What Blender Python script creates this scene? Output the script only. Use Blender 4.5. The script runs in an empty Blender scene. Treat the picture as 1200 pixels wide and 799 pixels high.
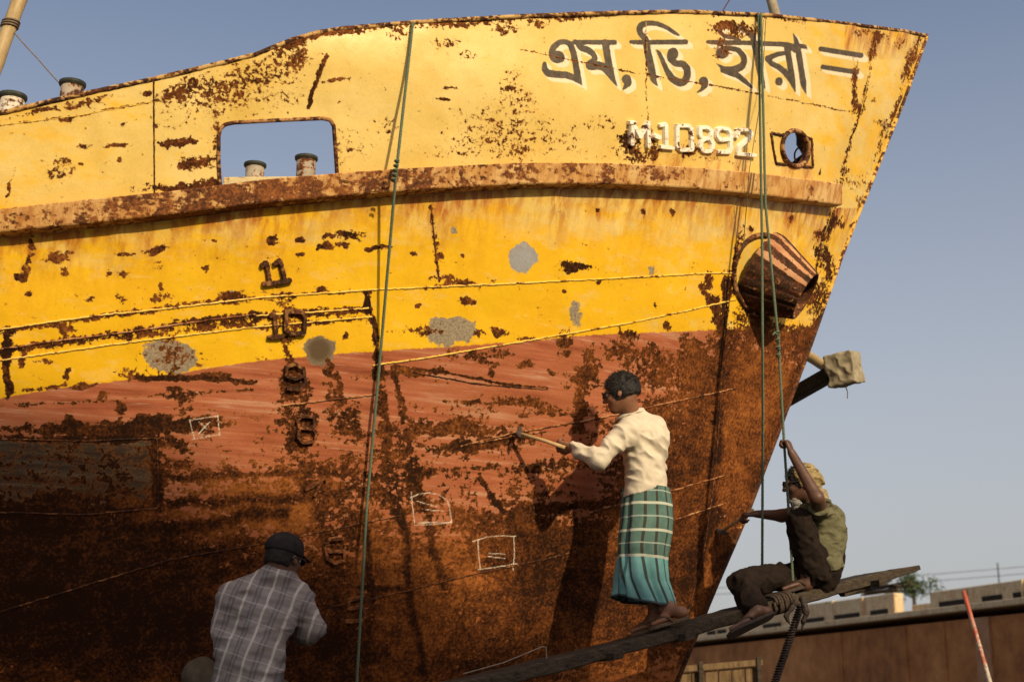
import bpy, bmesh, math, random
import numpy as np
from mathutils import Vector, Matrix
random.seed(4); RNG = np.random.default_rng(7)
R = math.radians
scene = bpy.context.scene
COL = scene.collection

# ------------------------------------------------------------------ camera, sky, sun, exposure
W0, H0 = 1200.0, 799.0
FPX = 1648.0
PITCH = R(15.0)
CAM = np.array([0.0, 0.0, 1.35])
cam_d = bpy.data.cameras.new('camera'); cam = bpy.data.objects.new('camera', cam_d); COL.objects.link(cam)
cam.location = CAM.tolist(); cam.rotation_euler = (R(90) + PITCH, 0, 0)
cam_d.sensor_width = 36.0; cam_d.lens = FPX / W0 * 36.0
cam_d.clip_start = 0.1; cam_d.clip_end = 3000
cam_d.dof.use_dof = True; cam_d.dof.focus_distance = 8.5; cam_d.dof.aperture_fstop = 2.4
scene.camera = cam
SUN_AZ = R(31.0)      # to the right of straight behind the camera
SUN_EL = R(24.0)
SUN_DIR = np.array([math.sin(SUN_AZ) * math.cos(SUN_EL), -math.cos(SUN_AZ) * math.cos(SUN_EL), math.sin(SUN_EL)])
world = bpy.data.worlds.new('World'); scene.world = world; world.use_nodes = True
wt = world.node_tree; sky = wt.nodes.new('ShaderNodeTexSky'); sky.sky_type = 'NISHITA'; sky.sun_disc = False
sky.sun_elevation = SUN_EL; sky.sun_rotation = R(180) - SUN_AZ; sky.air_density = 1.0; sky.dust_density = 5.5; sky.ozone_density = 1.0
_hz = wt.nodes.new('ShaderNodeMix'); _hz.data_type = 'RGBA'; _hz.blend_type = 'MULTIPLY'; _hz.inputs[0].default_value = 1.0; _hz.inputs[7].default_value = (1.10, 1.0, 0.97, 1)   # dusty lilac air
wt.links.new(sky.outputs[0], _hz.inputs[6]); wt.links.new(_hz.outputs[2], wt.nodes['Background'].inputs[0]); wt.nodes['Background'].inputs[1].default_value = 0.125
# pale dusty haze low over the yard, thinning upwards, mixed into the sky
_tc = wt.nodes.new('ShaderNodeTexCoord'); _sx = wt.nodes.new('ShaderNodeSeparateXYZ'); _rp = wt.nodes.new('ShaderNodeValToRGB'); _b2 = wt.nodes.new('ShaderNodeBackground'); _ms = wt.nodes.new('ShaderNodeMixShader')
wt.links.new(_tc.outputs['Generated'], _sx.inputs[0]); wt.links.new(_sx.outputs[2], _rp.inputs[0]); wt.links.new(_rp.outputs[0], _b2.inputs[0]); wt.links.new(wt.nodes['Background'].outputs[0], _ms.inputs[1]); wt.links.new(_b2.outputs[0], _ms.inputs[2])
_ms.inputs[0].default_value = 0.55; _b2.inputs[1].default_value = 1.0; wt.links.new(_ms.outputs[0], wt.nodes['World Output'].inputs[0])
for _e, (_p, _c) in zip([_rp.color_ramp.elements[0], _rp.color_ramp.elements[1]] + [_rp.color_ramp.elements.new(0.5) for _ in range(2)], [(0.0, (0.66, 0.66, 0.66)), (1.0, (0.08, 0.12, 0.22)), (0.22, (0.50, 0.52, 0.57)), (0.50, (0.15, 0.21, 0.34))]): _e.position = _p; _e.color = (*_c, 1)
sun_d = bpy.data.lights.new('sun', 'SUN'); sun = bpy.data.objects.new('sun', sun_d); COL.objects.link(sun)
sun_d.energy = 4.0; sun_d.angle = R(1.0); sun_d.color = (1.0, 0.82, 0.52)
sun.rotation_euler = Vector(SUN_DIR.tolist()).to_track_quat('Z', 'Y').to_euler()
vs = scene.view_settings; vs.view_transform = 'Standard'; vs.look = 'None'; vs.exposure = 0.14; vs.gamma = 1.0; vs.use_curve_mapping = False
scene.cycles.max_bounces = 6; scene.cycles.use_denoising = True

# ------------------------------------------------------------------ pixel <-> world
def ray(u, v):
    u = np.asarray(u, float); v = np.asarray(v, float)
    a = (u - W0 / 2) / FPX; b = (H0 / 2 - v) / FPX
    c, s = math.cos(PITCH), math.sin(PITCH)
    return np.stack([a, c - b * s, s + b * c], -1)
def at(u, v, Y):
    r = ray(u, v); Y = np.asarray(Y, float)
    return CAM + r * (Y / r[..., 1])[..., None]
def P3(u, v, Y): return at(u, v, Y)
def proj(p):
    d = np.asarray(p, float) - CAM
    c, s = math.cos(PITCH), math.sin(PITCH)
    dep = d[..., 1] * c + d[..., 2] * s; up = -d[..., 1] * s + d[..., 2] * c
    return W0 / 2 + FPX * d[..., 0] / dep, H0 / 2 - FPX * up / dep

# ------------------------------------------------------------------ hull form
def yc(x): return 10.0 + 0.20 * (np.asarray(x) - 2.3)
def stem_pt(u, v):
    r = ray(u, v); k = (10.0 + 0.2 * (CAM[0] - 2.3) - CAM[1]) / (r[..., 1] - 0.2 * r[..., 0])
    return CAM + r * k[..., None]
_sv = np.array([42, 120, 200, 300, 400, 500, 600, 700, 799.0]); _su = np.array([1086, 1058, 1026, 986, 951, 914, 876, 833, 793.0])
_sp = stem_pt(_su, _sv)
_zs = np.concatenate([[-0.5, 0.3, 0.9], _sp[::-1, 2][0:], [9.0]])
_xs = np.concatenate([[-3.5, -1.2, 0.55], _sp[::-1, 0], [_sp[0, 0] + (9 - _sp[0, 2]) * 0.4]])
_zt = np.linspace(-0.5, 9, 1901)
def smooth_tab(zs, vals, w):
    t = np.interp(_zt, zs, vals); k = np.hanning(w); k /= k.sum()
    return np.convolve(np.pad(t, w // 2, mode='edge'), k, 'same')[w // 2:-(w // 2)]
XS_T = smooth_tab(_zs, _xs, 61)
ZRAIL = 5.0
A_T = smooth_tab([-0.5, 0.2, 1.0, 2.0, 3.0, 4.0, 4.85, 5.0, 9], [0.1, 0.5, 1.0, 1.45, 1.85, 2.2, 2.45, 2.48, 2.5], 81)
TAU_T = smooth_tab([-0.5, 1.0, 2.5, 4.0, 5, 9], [2.9, 2.6, 2.3, 2.05, 1.95, 1.9], 81)
def tab(T, z): return np.interp(z, _zt, T)
def half(x, z):
    t = np.maximum(tab(XS_T, z) - x, 0)
    return tab(A_T, z) * (1 - np.exp(-t / tab(TAU_T, z)))
def surf(x, z): return yc(x) - half(x, z)
def hull_at(u, v, lift=0.0):
    """point of the near hull surface seen at photo pixel (u,v), lifted along its normal"""
    u = np.asarray(u, float); v = np.asarray(v, float); r = ray(u, v)
    lo = np.full(u.shape, 4.0); hi = np.full(u.shape, 13.0)
    for _ in range(40):
        mid = (lo + hi) / 2; p = CAM + r * (mid / r[..., 1])[..., None]
        f = p[..., 1] - surf(p[..., 0], p[..., 2])
        lo = np.where(f < 0, mid, lo); hi = np.where(f < 0, hi, mid)
    p = CAM + r * (lo / r[..., 1])[..., None]
    return p + hull_n(p) * np.asarray(lift)[..., None] if np.ndim(lift) else p + hull_n(p) * lift
def hull_n(p):
    x, z = p[..., 0], p[..., 2]; e = 0.01
    dx = (surf(x + e, z) - surf(x - e, z)) / (2 * e); dz = (surf(x, z + e) - surf(x, z - e)) / (2 * e)
    n = np.stack([dx, -np.ones_like(dx), dz], -1)
    return n / np.linalg.norm(n, axis=-1, keepdims=True)

# ------------------------------------------------------------------ numpy noise, object helpers
_perm = RNG.random((64, 64, 64)).astype(np.float32)
def vnoise(p):
    p = np.asarray(p, np.float32); i = np.floor(p).astype(int); f = p - i; f = f * f * (3 - 2 * f)
    def g(a, b, c): return _perm[(i[..., 0] + a) % 64, (i[..., 1] + b) % 64, (i[..., 2] + c) % 64]
    x, y, z = f[..., 0], f[..., 1], f[..., 2]
    return (((g(0,0,0)*(1-x)+g(1,0,0)*x)*(1-y) + (g(0,1,0)*(1-x)+g(1,1,0)*x)*y)*(1-z) +
            ((g(0,0,1)*(1-x)+g(1,0,1)*x)*(1-y) + (g(0,1,1)*(1-x)+g(1,1,1)*x)*y)*z)
def fbm(p, n=3):
    p = np.asarray(p, np.float32); s = 0; a = 0.5; t = 0
    for k in range(n): s = s + a * vnoise(p * 2 ** k + 7.3 * k); t += a; a *= 0.5
    return s / t
def mesh_np(name, V, F, mat=None, parent=None, smooth=True):
    me = bpy.data.meshes.new(name); V = np.asarray(V, np.float32)
    if isinstance(F, np.ndarray):
        n = F.shape[1]; me.vertices.add(len(V)); me.vertices.foreach_set('co', V.ravel())
        me.loops.add(F.size); me.loops.foreach_set('vertex_index', F.astype(np.int32).ravel())
        me.polygons.add(len(F)); me.polygons.foreach_set('loop_start', np.arange(0, F.size, n, dtype=np.int32))
        me.update(calc_edges=True); me.validate()
    else:
        me.from_pydata(V.tolist(), [], F); me.update()
    if smooth: me.polygons.foreach_set('use_smooth', [True] * len(me.polygons))
    o = bpy.data.objects.new(name, me); COL.objects.link(o)
    if mat: me.materials.append(mat)
    if parent: o.parent = parent
    return o
def attr(o, name, vals):
    vals = np.asarray(vals, np.float32)
    if vals.ndim == 1:
        a = o.data.attributes.new(name, 'FLOAT', 'POINT'); a.data.foreach_set('value', vals)
    else:
        a = o.data.attributes.new(name, 'FLOAT_COLOR', 'POINT'); a.data.foreach_set('color', vals.ravel())
def tag(o, label=None, cat=None, group=None, kind=None):
    if label: o['label'] = label
    if cat: o['category'] = cat
    if group: o['group'] = group
    if kind: o['kind'] = kind
    return o
def empty(name, loc=(0, 0, 0), label=None, cat=None, group=None):
    o = bpy.data.objects.new(name, None); COL.objects.link(o); o.location = [float(c) for c in loc]; o.empty_display_size = 0.1
    tag(o, label, cat, group); return o
def adopt(o, root):
    """parent o to root keeping its world place"""
    o.parent = root; o.matrix_parent_inverse = Matrix.Translation(-Vector(root.location)); return o

class MB:
    """collects simple shapes for ONE mesh"""
    def __init__(s): s.V = []; s.F = []
    def add(s, V, F):
        n = len(s.V); s.V += [tuple(float(c) for c in v) for v in V]; s.F += [[i + n for i in f] for f in F]; return s
    def frame_box(s, c, X, Y, Z):   # centre + half-axis vectors
        c, X, Y, Z = map(np.asarray, (c, X, Y, Z))
        V = [c + a * X + b * Y + d * Z for a in (-1, 1) for b in (-1, 1) for d in (-1, 1)]
        return s.add(V, [[0,1,3,2],[4,6,7,5],[0,4,5,1],[2,3,7,6],[0,2,6,4],[1,5,7,3]])
    def box(s, c, h): return s.frame_box(c, (h[0],0,0), (0,h[1],0), (0,0,h[2]))
    def tube(s, pts, rad, seg=10, cap=True, jitter=0.0):
        pts = np.asarray(pts, float); n = len(pts); rad = np.broadcast_to(np.asarray(rad, float), (n,))
        T = np.gradient(pts, axis=0); T /= np.linalg.norm(T, axis=1, keepdims=True) + 1e-9
        up = np.array([0, 0, 1.0]) if abs(T[0][2]) < 0.9 else np.array([1.0, 0, 0])
        V = []; U = np.cross(T[0], up); U /= np.linalg.norm(U)
        for i in range(n):
            U = U - T[i] * U.dot(T[i]); U /= np.linalg.norm(U); B = np.cross(T[i], U)
            for k in range(seg):
                a = 2 * math.pi * k / seg; rr = rad[i] * (1 + jitter * random.uniform(-1, 1))
                V.append(pts[i] + rr * (math.cos(a) * U + math.sin(a) * B))
        F = [[i*seg+k, i*seg+(k+1)%seg, (i+1)*seg+(k+1)%seg, (i+1)*seg+k] for i in range(n-1) for k in range(seg)]
        if cap: F += [list(range(seg))[::-1], [(n-1)*seg+k for k in range(seg)]]
        return s.add(V, F)
    def build(s, name, mat, parent=None, smooth=False, bevel=0.0):
        me = bpy.data.meshes.new(name); me.from_pydata(s.V, [], s.F); me.update()
        bm = bmesh.new(); bm.from_mesh(me); bmesh.ops.recalc_face_normals(bm, faces=bm.faces); bm.to_mesh(me); bm.free()
        o = bpy.data.objects.new(name, me); COL.objects.link(o)
        if mat: me.materials.append(mat)
        if parent is not None: adopt(o, parent)
        if smooth: me.polygons.foreach_set('use_smooth', [True] * len(me.polygons))
        if bevel:
            m = o.modifiers.new('bevel', 'BEVEL'); m.width = bevel; m.segments = 2; m.limit_method = 'ANGLE'
        return o
def resample(pts, n):
    pts = np.asarray(pts, float); d = np.r_[0, np.cumsum(np.linalg.norm(np.diff(pts, axis=0), axis=1))]
    t = np.linspace(0, d[-1], n); return np.stack([np.interp(t, d, pts[:, k]) for k in range(pts.shape[1])], 1)
def smooth_path(pts, n, w=9):
    q = resample(pts, n); pad = w // 2; k = np.hanning(w + 2)[1:-1]; k /= k.sum(); out = q.copy()
    for c in range(q.shape[1]):
        e = np.r_[2*q[0, c]-q[1:pad+1, c][::-1], q[:, c], 2*q[-1, c]-q[-pad-1:-1, c][::-1]]
        out[:, c] = np.convolve(e, k, 'valid')
    return out

# ------------------------------------------------------------------ node materials
class G:
    def __init__(s, name, rough=0.6):
        s.m = bpy.data.materials.new(name); s.m.use_nodes = True; s.t = s.m.node_tree
        s.b = s.t.nodes['Principled BSDF']; s.b.inputs['Roughness'].default_value = rough
    def n(s, typ, **kw):
        x = s.t.nodes.new(typ)
        for k, v in kw.items(): setattr(x, k, v)
        return x
    def put(s, sock, v):
        if hasattr(v, 'links') or hasattr(v, 'is_output'): s.t.links.new(v, sock)
        elif isinstance(v, (tuple, list)) and len(v) == 3 and sock.type == 'RGBA': sock.default_value = (*v, 1)
        else: sock.default_value = v
    def math(s, op, a, b=0.0, c=None, clamp=False):
        x = s.n('ShaderNodeMath', operation=op, use_clamp=clamp); s.put(x.inputs[0], a); s.put(x.inputs[1], b)
        if c is not None: s.put(x.inputs[2], c)
        return x.outputs[0]
    def P(s, kind='Object'): return s.n('ShaderNodeTexCoord').outputs[kind]
    def scale(s, v, sc, loc=(0, 0, 0), rot=(0, 0, 0)):
        x = s.n('ShaderNodeMapping'); s.put(x.inputs[0], v); x.inputs['Scale'].default_value = sc
        x.inputs['Location'].default_value = loc; x.inputs['Rotation'].default_value = rot; return x.outputs[0]
    def noise(s, v, sc, det=5, ro=0.6, dist=0.0):
        x = s.n('ShaderNodeTexNoise'); s.put(x.inputs['Vector'], v); x.inputs['Scale'].default_value = sc
        x.inputs['Detail'].default_value = det; x.inputs['Roughness'].default_value = ro; x.inputs['Distortion'].default_value = dist
        return x.outputs[0]
    def mix(s, f, a, b, blend='MIX'):
        x = s.n('ShaderNodeMix', data_type='RGBA', blend_type=blend); s.put(x.inputs[0], f); s.put(x.inputs[6], a); s.put(x.inputs[7], b)
        return x.outputs[2]
    def step(s, v, lo, hi):
        x = s.n('ShaderNodeMapRange'); x.clamp = True; s.put(x.inputs[0], v); s.put(x.inputs[1], lo); s.put(x.inputs[2], hi); return x.outputs[0]
    def ramp(s, v, stops):
        x = s.n('ShaderNodeValToRGB'); s.put(x.inputs[0], v); e = x.color_ramp.elements
        while len(e) < len(stops): e.new(0.5)
        for q, (p, c) in zip(e, stops): q.position = p; q.color = (*c, 1)
        return x.outputs[0]
    def attr(s, name, color=False):
        x = s.n('ShaderNodeAttribute'); x.attribute_name = name; return x.outputs['Color' if color else 'Fac']
    def xyz(s, v):
        x = s.n('ShaderNodeSeparateXYZ'); s.put(x.inputs[0], v); return x.outputs
    def bump(s, h, strength=0.5, dist=0.01, prev=None):
        x = s.n('ShaderNodeBump'); x.inputs['Strength'].default_value = strength; x.inputs['Distance'].default_value = dist
        s.put(x.inputs['Height'], h)
        if prev is not None: s.put(x.inputs['Normal'], prev)
        return x.outputs[0]
    def done(s, col, rough=None, normal=None, spec=None):
        s.put(s.b.inputs['Base Color'], col)
        if rough is not None: s.put(s.b.inputs['Roughness'], rough)
        if normal is not None: s.put(s.b.inputs['Normal'], normal)
        if spec is not None: s.b.inputs['Specular IOR Level'].default_value = spec
        return s.m
def simple(name, c1, c2, sc=20, rough=0.7, bump=0.3, stretch=(1, 1, 1), dist=0.004, spec=0.3):
    g = G(name); p = g.scale(g.P(), stretch); n = g.noise(p, sc, 6, 0.65)
    return g.done(g.ramp(n, [(0.32, c1), (0.68, c2)]), rough, g.bump(n, bump, dist), spec)

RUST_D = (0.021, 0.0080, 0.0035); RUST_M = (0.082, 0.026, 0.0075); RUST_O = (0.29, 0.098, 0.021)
def rust_colour(g, P, tone):
    a = g.noise(P, 9, 9, 0.72); b = g.noise(P, 55, 5, 0.7)
    k = g.math('ADD', g.math('MULTIPLY', a, 0.42), g.math('MULTIPLY', b, 0.58))
    k = g.math('ADD', k, g.math('MULTIPLY', g.math('SUBTRACT', tone, 0.5), 0.26))
    k = g.math('ADD', k, g.math('MULTIPLY', g.math('SUBTRACT', g.noise(P, 1.7, 4, .55), .5), .20))
    k = g.math('ADD', k, g.math('MULTIPLY', g.math('SUBTRACT', g.noise(g.scale(P, (2, 2, 24), (5, 5, 5)), 1, 5, .6), .5), .14))
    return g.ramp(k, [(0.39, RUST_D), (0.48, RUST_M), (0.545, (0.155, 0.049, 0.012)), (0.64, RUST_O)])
def rust_mask(g, P, dens, soft=0.018, fine=None):
    n1 = g.noise(P, 8, 10, 0.68); n2 = g.noise(P, 34, 6, 0.62); n3 = g.noise(g.scale(P, (9, 9, 34), (3, 1, 5)), 1, 6, 0.6)
    m = g.math('ADD', g.math('MULTIPLY', n1, 0.42), g.math('ADD', g.math('MULTIPLY', n2, 0.33), g.math('MULTIPLY', n3, 0.25)))
    if fine is not None:
        n5 = g.noise(P, 62, 4, 0.6); mf = g.math('ADD', g.math('MULTIPLY', n2, 0.45), g.math('ADD', g.math('MULTIPLY', n5, 0.33), g.math('MULTIPLY', n3, 0.22)))
        m = g.math('ADD', g.math('MULTIPLY', m, g.math('SUBTRACT', 1.0, fine)), g.math('MULTIPLY', mf, fine))
    T = g.math('SUBTRACT', 0.668, g.math('MULTIPLY', dens, 0.30))
    d = g.math('SUBTRACT', m, T)
    return g.math('DIVIDE', d, soft, clamp=True), g.math('DIVIDE', g.math('ADD', d, 0.035), 0.05, clamp=True), m

def hull_material():
    g = G('ship_plating'); P = g.P()
    dens, tone, streak = g.attr('rust'), g.attr('tone'), g.attr('streak')
    zone = g.attr('zone'); deep = g.attr('deep'); grey = g.attr('grey'); black = g.attr('blackplate')
    tb, tw, ch = g.attr('text_dark'), g.attr('text_pale'), g.attr('chalk')
    mask, halo, m = rust_mask(g, P, dens, 0.026, g.attr('fine'))
    nb = g.noise(P, 2.2, 6, 0.6); nf = g.noise(P, 26, 6, 0.65); nh = g.noise(g.scale(P, (1.6, 1.6, 26)), 1, 7, 0.62)
    nh2 = g.noise(g.scale(P, (3.5, 3.5, 60), (4, 0, 2)), 1, 5, 0.6)
    ns = g.noise(g.scale(P, (19, 19, 0.8)), 1, 5, 0.6)
    # yellow paint: pale weathered above, deep below, blotches where the top coat has worn
    pale = g.ramp(nb, [(0.3, (0.60, 0.40, 0.085)), (0.5, (0.66, 0.47, 0.135)), (0.7, (0.71, 0.53, 0.19))])
    deepc = g.ramp(nb, [(0.3, (0.68, 0.37, 0.007)), (0.7, (0.75, 0.45, 0.010))])
    dd = g.math('ADD', deep, g.math('MULTIPLY', g.math('SUBTRACT', g.noise(g.scale(P, (3, 3, 7)), 1, 8, 0.7), 0.5), 1.9))
    yel = g.mix(g.step(dd, 0.28, 0.66), pale, deepc)
    worn = g.step(g.math('ADD', g.noise(g.scale(P, (5, 5, 14), (2, 8, 1)), 1, 8, 0.7), g.math('MULTIPLY', deep, 0.02)), 0.58, 0.64)
    yel = g.mix(g.math('MULTIPLY', worn, 0.5), yel, (0.72, 0.46, 0.10))
    sm = g.math('MULTIPLY', g.step(ns, 0.42, 0.60), streak, clamp=True)
    sm = g.math('ADD', sm, g.math('MULTIPLY', g.step(g.noise(g.scale(P, (7, 7, 1.0), (9, 1, 1)), 1, 4, 0.6), 0.45, 0.7), g.math('MULTIPLY', streak, 0.75)), clamp=True)
    yel = g.mix(g.math('MULTIPLY', sm, 0.92), yel, (0.36, 0.105, 0.012))
    # faded red antifouling with pale drag marks
    red = g.ramp(nh, [(0.30, (0.18, 0.042, 0.018)), (0.44, (0.32, 0.090, 0.040)), (0.56, (0.39, 0.128, 0.062)), (0.66, (0.48, 0.25, 0.15))])
    red = g.mix(g.math('MULTIPLY', g.step(nb, 0.35, 0.7), .6), red, (0.35, 0.115, 0.05))
    red = g.mix(g.math('MULTIPLY', g.step(nh2, 0.60, 0.68), 0.55), red, (0.50, 0.30, 0.20))
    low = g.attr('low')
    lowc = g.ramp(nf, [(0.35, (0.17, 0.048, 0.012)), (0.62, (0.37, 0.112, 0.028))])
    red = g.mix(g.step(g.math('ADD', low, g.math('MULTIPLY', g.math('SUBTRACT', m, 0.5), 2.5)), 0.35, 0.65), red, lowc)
    zz = g.math('ADD', zone, g.math('MULTIPLY', g.math('SUBTRACT', nf, 0.5), 6.0))
    paint = g.mix(g.step(zz, -0.8, 0.8), yel, red)
    # lettering
    tn = g.math('MULTIPLY', g.math('SUBTRACT', g.noise(P, 60, 4, 0.6), 0.5), 1.6)
    paint = g.mix(g.step(g.math('ADD', tw, tn), 0.45, -0.45), paint, (0.74, 0.62, 0.42))
    paint = g.mix(g.step(g.math('ADD', tb, tn), 0.45, -0.45), paint, g.ramp(nf, [(0.35, (0.045, 0.035, 0.022)), (0.75, (0.13, 0.09, 0.05))]))
    # bare grey primer
    gg = g.math('ADD', grey, g.math('MULTIPLY', g.math('SUBTRACT', g.noise(P, 14, 8, 0.7), 0.5), 26))
    gcol = g.ramp(g.noise(P, 70, 4, 0.7), [(0.36, (0.16, 0.125, 0.09)), (0.52, (0.27, 0.22, 0.155)), (0.66, (0.34, 0.27, 0.15))])
    gcol = g.mix(g.attr('blue'), gcol, (0.30, 0.31, 0.34))
    gcol = g.mix(g.attr('brown'), gcol, (0.10, 0.065, 0.035))
    paint = g.mix(g.step(gg, 0.8, -0.8), paint, gcol)
    # black-green painted plate low on the left
    bb = g.math('ADD', black, g.math('MULTIPLY', g.math('SUBTRACT', g.noise(g.scale(P, (5, 5, 16)), 1, 7, 0.7), 0.5), 30))
    paint = g.mix(g.math('MULTIPLY', g.step(bb, 2, -2), 0.93), paint, g.ramp(nh, [(0.45, (0.018, 0.014, 0.010)), (0.6, (0.045, 0.045, 0.03)), (0.7, (0.10, 0.10, 0.07))]))
    paint = g.mix(0.12, paint, g.ramp(g.noise(P, 120, 3, 0.6), [(0.3, (0.0, 0.0, 0.0)), (0.7, (1, 1, 1))]), 'SOFT_LIGHT')
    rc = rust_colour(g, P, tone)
    paint = g.mix(g.math('MULTIPLY', halo, 0.38), paint, (0.33, 0.12, 0.02))
    col = g.mix(mask, paint, rc)
    cn = g.noise(P, 170, 3, 0.7)
    cc = g.math('ADD', ch, g.math('MULTIPLY', g.math('SUBTRACT', cn, 0.5), 3.0))
    col = g.mix(g.math('MULTIPLY', g.step(cc, 0.35, -0.35), 0.85), col, (0.72, 0.62, 0.50))
    h = g.math('MULTIPLY', mask, -0.5)
    h = g.math('ADD', h, g.math('MULTIPLY', g.math('MULTIPLY', g.noise(P, 90, 6, 0.7), mask), 0.9))
    nrm = g.bump(h, 0.55, 0.006); nrm = g.bump(g.noise(P, 3.0, 4, 0.5), 0.25, 0.06, nrm)
    ro = g.math('ADD', 0.42, g.math('MULTIPLY', mask, 0.45))
    g.put(g.b.inputs['Specular IOR Level'], g.math('SUBTRACT', 0.35, g.math('MULTIPLY', mask, 0.27)))
    return g.done(col, ro, nrm)

def rust_paint(name, paint1, paint2, dens, tone, streak=0.0, rough=0.6, soft=0.03):
    """painted steel with rust; dens is a number or the name of an attribute"""
    g = G(name); P = g.P()
    d = g.attr(dens) if isinstance(dens, str) else dens
    mask, halo, m = rust_mask(g, P, d, soft)
    base = g.ramp(g.noise(P, 6, 6, 0.6), [(0.35, paint1), (0.65, paint2)])
    if streak: base = g.mix(g.math('MULTIPLY', g.step(g.noise(g.scale(P, (22, 22, 1.5)), 1, 4, 0.6), 0.45, 0.62), streak), base, (0.30, 0.09, 0.015))
    base = g.mix(g.math('MULTIPLY', halo, 0.5), base, (0.35, 0.13, 0.02))
    col = g.mix(mask, base, rust_colour(g, P, tone))
    nb = g.bump(g.math('ADD', m, g.noise(P, 110, 4, 0.7)), 0.5, 0.005)
    return g.done(col, g.math('ADD', rough, g.math('MULTIPLY', mask, 0.25)), nb, 0.3)

M_HULL = hull_material()
M_RAIL = rust_paint('rail_steel', (0.52, 0.27, 0.07), (0.64, 0.42, 0.17), 'rust', 0.66, 0.6)
M_SEAM_Y = rust_paint('seam_yellow', (0.72, 0.45, 0.05), (0.75, 0.5, 0.12), 0.42, 0.4)
M_SEAM_R = rust_paint('seam_rust', (0.34, 0.14, 0.06), (0.42, 0.22, 0.10), 0.62, 0.5)
M_SEAM_D = rust_paint('seam_dark', (0.12, 0.045, 0.02), (0.20, 0.08, 0.03), 0.75, 0.3)
M_RUST = rust_paint('rusted_steel', (0.16, 0.06, 0.02), (0.20, 0.08, 0.03), 0.85, 0.45)
M_MARK = rust_paint('rusted_figures', (0.15, 0.07, 0.03), (0.26, 0.13, 0.05), 0.70, 0.30)
M_MARKR = rust_paint('rust_red_figures', (0.22, 0.07, 0.03), (0.26, 0.10, 0.04), 0.7, 0.45)
M_REG = rust_paint('white_figures', (0.80, 0.74, 0.60), (0.86, 0.80, 0.68), 0.40, 0.25, 0.0, 0.5)
M_PIPE = rust_paint('hawse_pipe_steel', (0.36, 0.15, 0.06), (0.52, 0.28, 0.13), 'rust', 0.35, 0.0)
M_DECK = rust_paint('deck_steel', (0.30, 0.13, 0.05), (0.40, 0.2, 0.08), 0.6, 0.4)
M_BOLL = rust_paint('bollard_steel', (0.26, 0.22, 0.16), (0.36, 0.31, 0.24), 0.52, 0.3)
M_BOLLW = rust_paint('bollard_white', (0.55, 0.50, 0.40), (0.60, 0.56, 0.46), 0.50, 0.35)
M_CAP = simple('dark_cap_rim', (0.015, 0.02, 0.015), (0.05, 0.05, 0.04), 30, 0.7)
M_ROPE = simple('green_rope', (0.055, 0.085, 0.055), (0.15, 0.19, 0.125), 120, 0.9, 0.5)
M_WIRE = simple('steel_wire', (0.12, 0.08, 0.05), (0.2, 0.15, 0.1), 60, 0.6)

# ------------------------------------------------------------------ ship plating (near side), dense so that wear can be stored on it
TOP_PX = [(-700, 235), (-300, 190), (0, 133), (85, 113), (180, 93), (240, 79), (300, 64), (345, 46), (375, 38), (400, 34), (480, 27), (600, 20), (700, 16), (800, 14), (900, 18), (1000, 29), (1060, 37), (1086, 42)]
RAIL_T0 = [(-700, 305), (-300, 272), (0, 247), (100, 236), (200, 226), (300, 213), (400, 204), (470, 199), (600, 192), (700, 192), (800, 196), (880, 203), (972, 214)]
RAIL_B0 = [(-700, 342), (-300, 304), (0, 274), (100, 264), (200, 253), (300, 240), (400, 231), (470, 225), (600, 217), (700, 216), (800, 221), (880, 228), (972, 239)]
RAIL_T = [(x, y + 5) for x, y in RAIL_T0]; RAIL_B = [(x, y + 5) for x, y in RAIL_B0]
ship = empty('ship', (0, 9.5, 0), 'beached ship bow, rusty yellow above faded red, with Bengali lettering and M-10892', 'ship')
tp = np.array(TOP_PX, float); _tw = hull_at(resample(tp, 400)[:, 0], resample(tp, 400)[:, 1]); _o = np.argsort(_tw[:, 0])
def ztop(x): return np.interp(x, _tw[_o, 0], _tw[_o, 2])
NX, NZ = 1000, 680
sx = np.r_[np.linspace(-14, -3.6, 24)[:-1], np.linspace(-3.6, 1, NX)]   # last stretch is blended to the stem
bz = np.linspace(0, 1, NZ)
a = np.r_[np.zeros(23), np.linspace(0, 1, NX)]
zlow = 0.25
Xg = np.zeros((len(sx), NZ)); Zg = np.zeros_like(Xg)
x0 = np.broadcast_to(sx[:, None], Xg.shape)
Xg[:] = x0; zt = ztop(Xg)
for _ in range(12):
    Zg = zlow + (ztop(Xg) - zlow) * bz[None, :] ** 0.92
    xs_ = tab(XS_T, Zg)
    Xg = np.where(np.arange(len(sx))[:, None] < 23, x0, -3.6 + (xs_ + 3.6) * a[:, None])
Yg = surf(Xg, Zg)
PG = np.stack([Xg, Yg, Zg], -1); NG = hull_n(PG)
dent = (fbm(np.stack([Xg * 1.7, Xg * 0, Zg * 2.0], -1), 3) - 0.5) * 0.032
fr = np.exp(-((((Xg + 0.15 * Zg) / 0.62) % 1 - 0.5) / 0.08) ** 2) * 0.004
edge = np.clip((tab(XS_T, Zg) - Xg) / 0.25, 0, 1)
PG = PG + NG * ((dent + fr) * edge)[..., None]
U, V_ = proj(PG); U = U.ravel(); V_ = V_.ravel()
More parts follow.
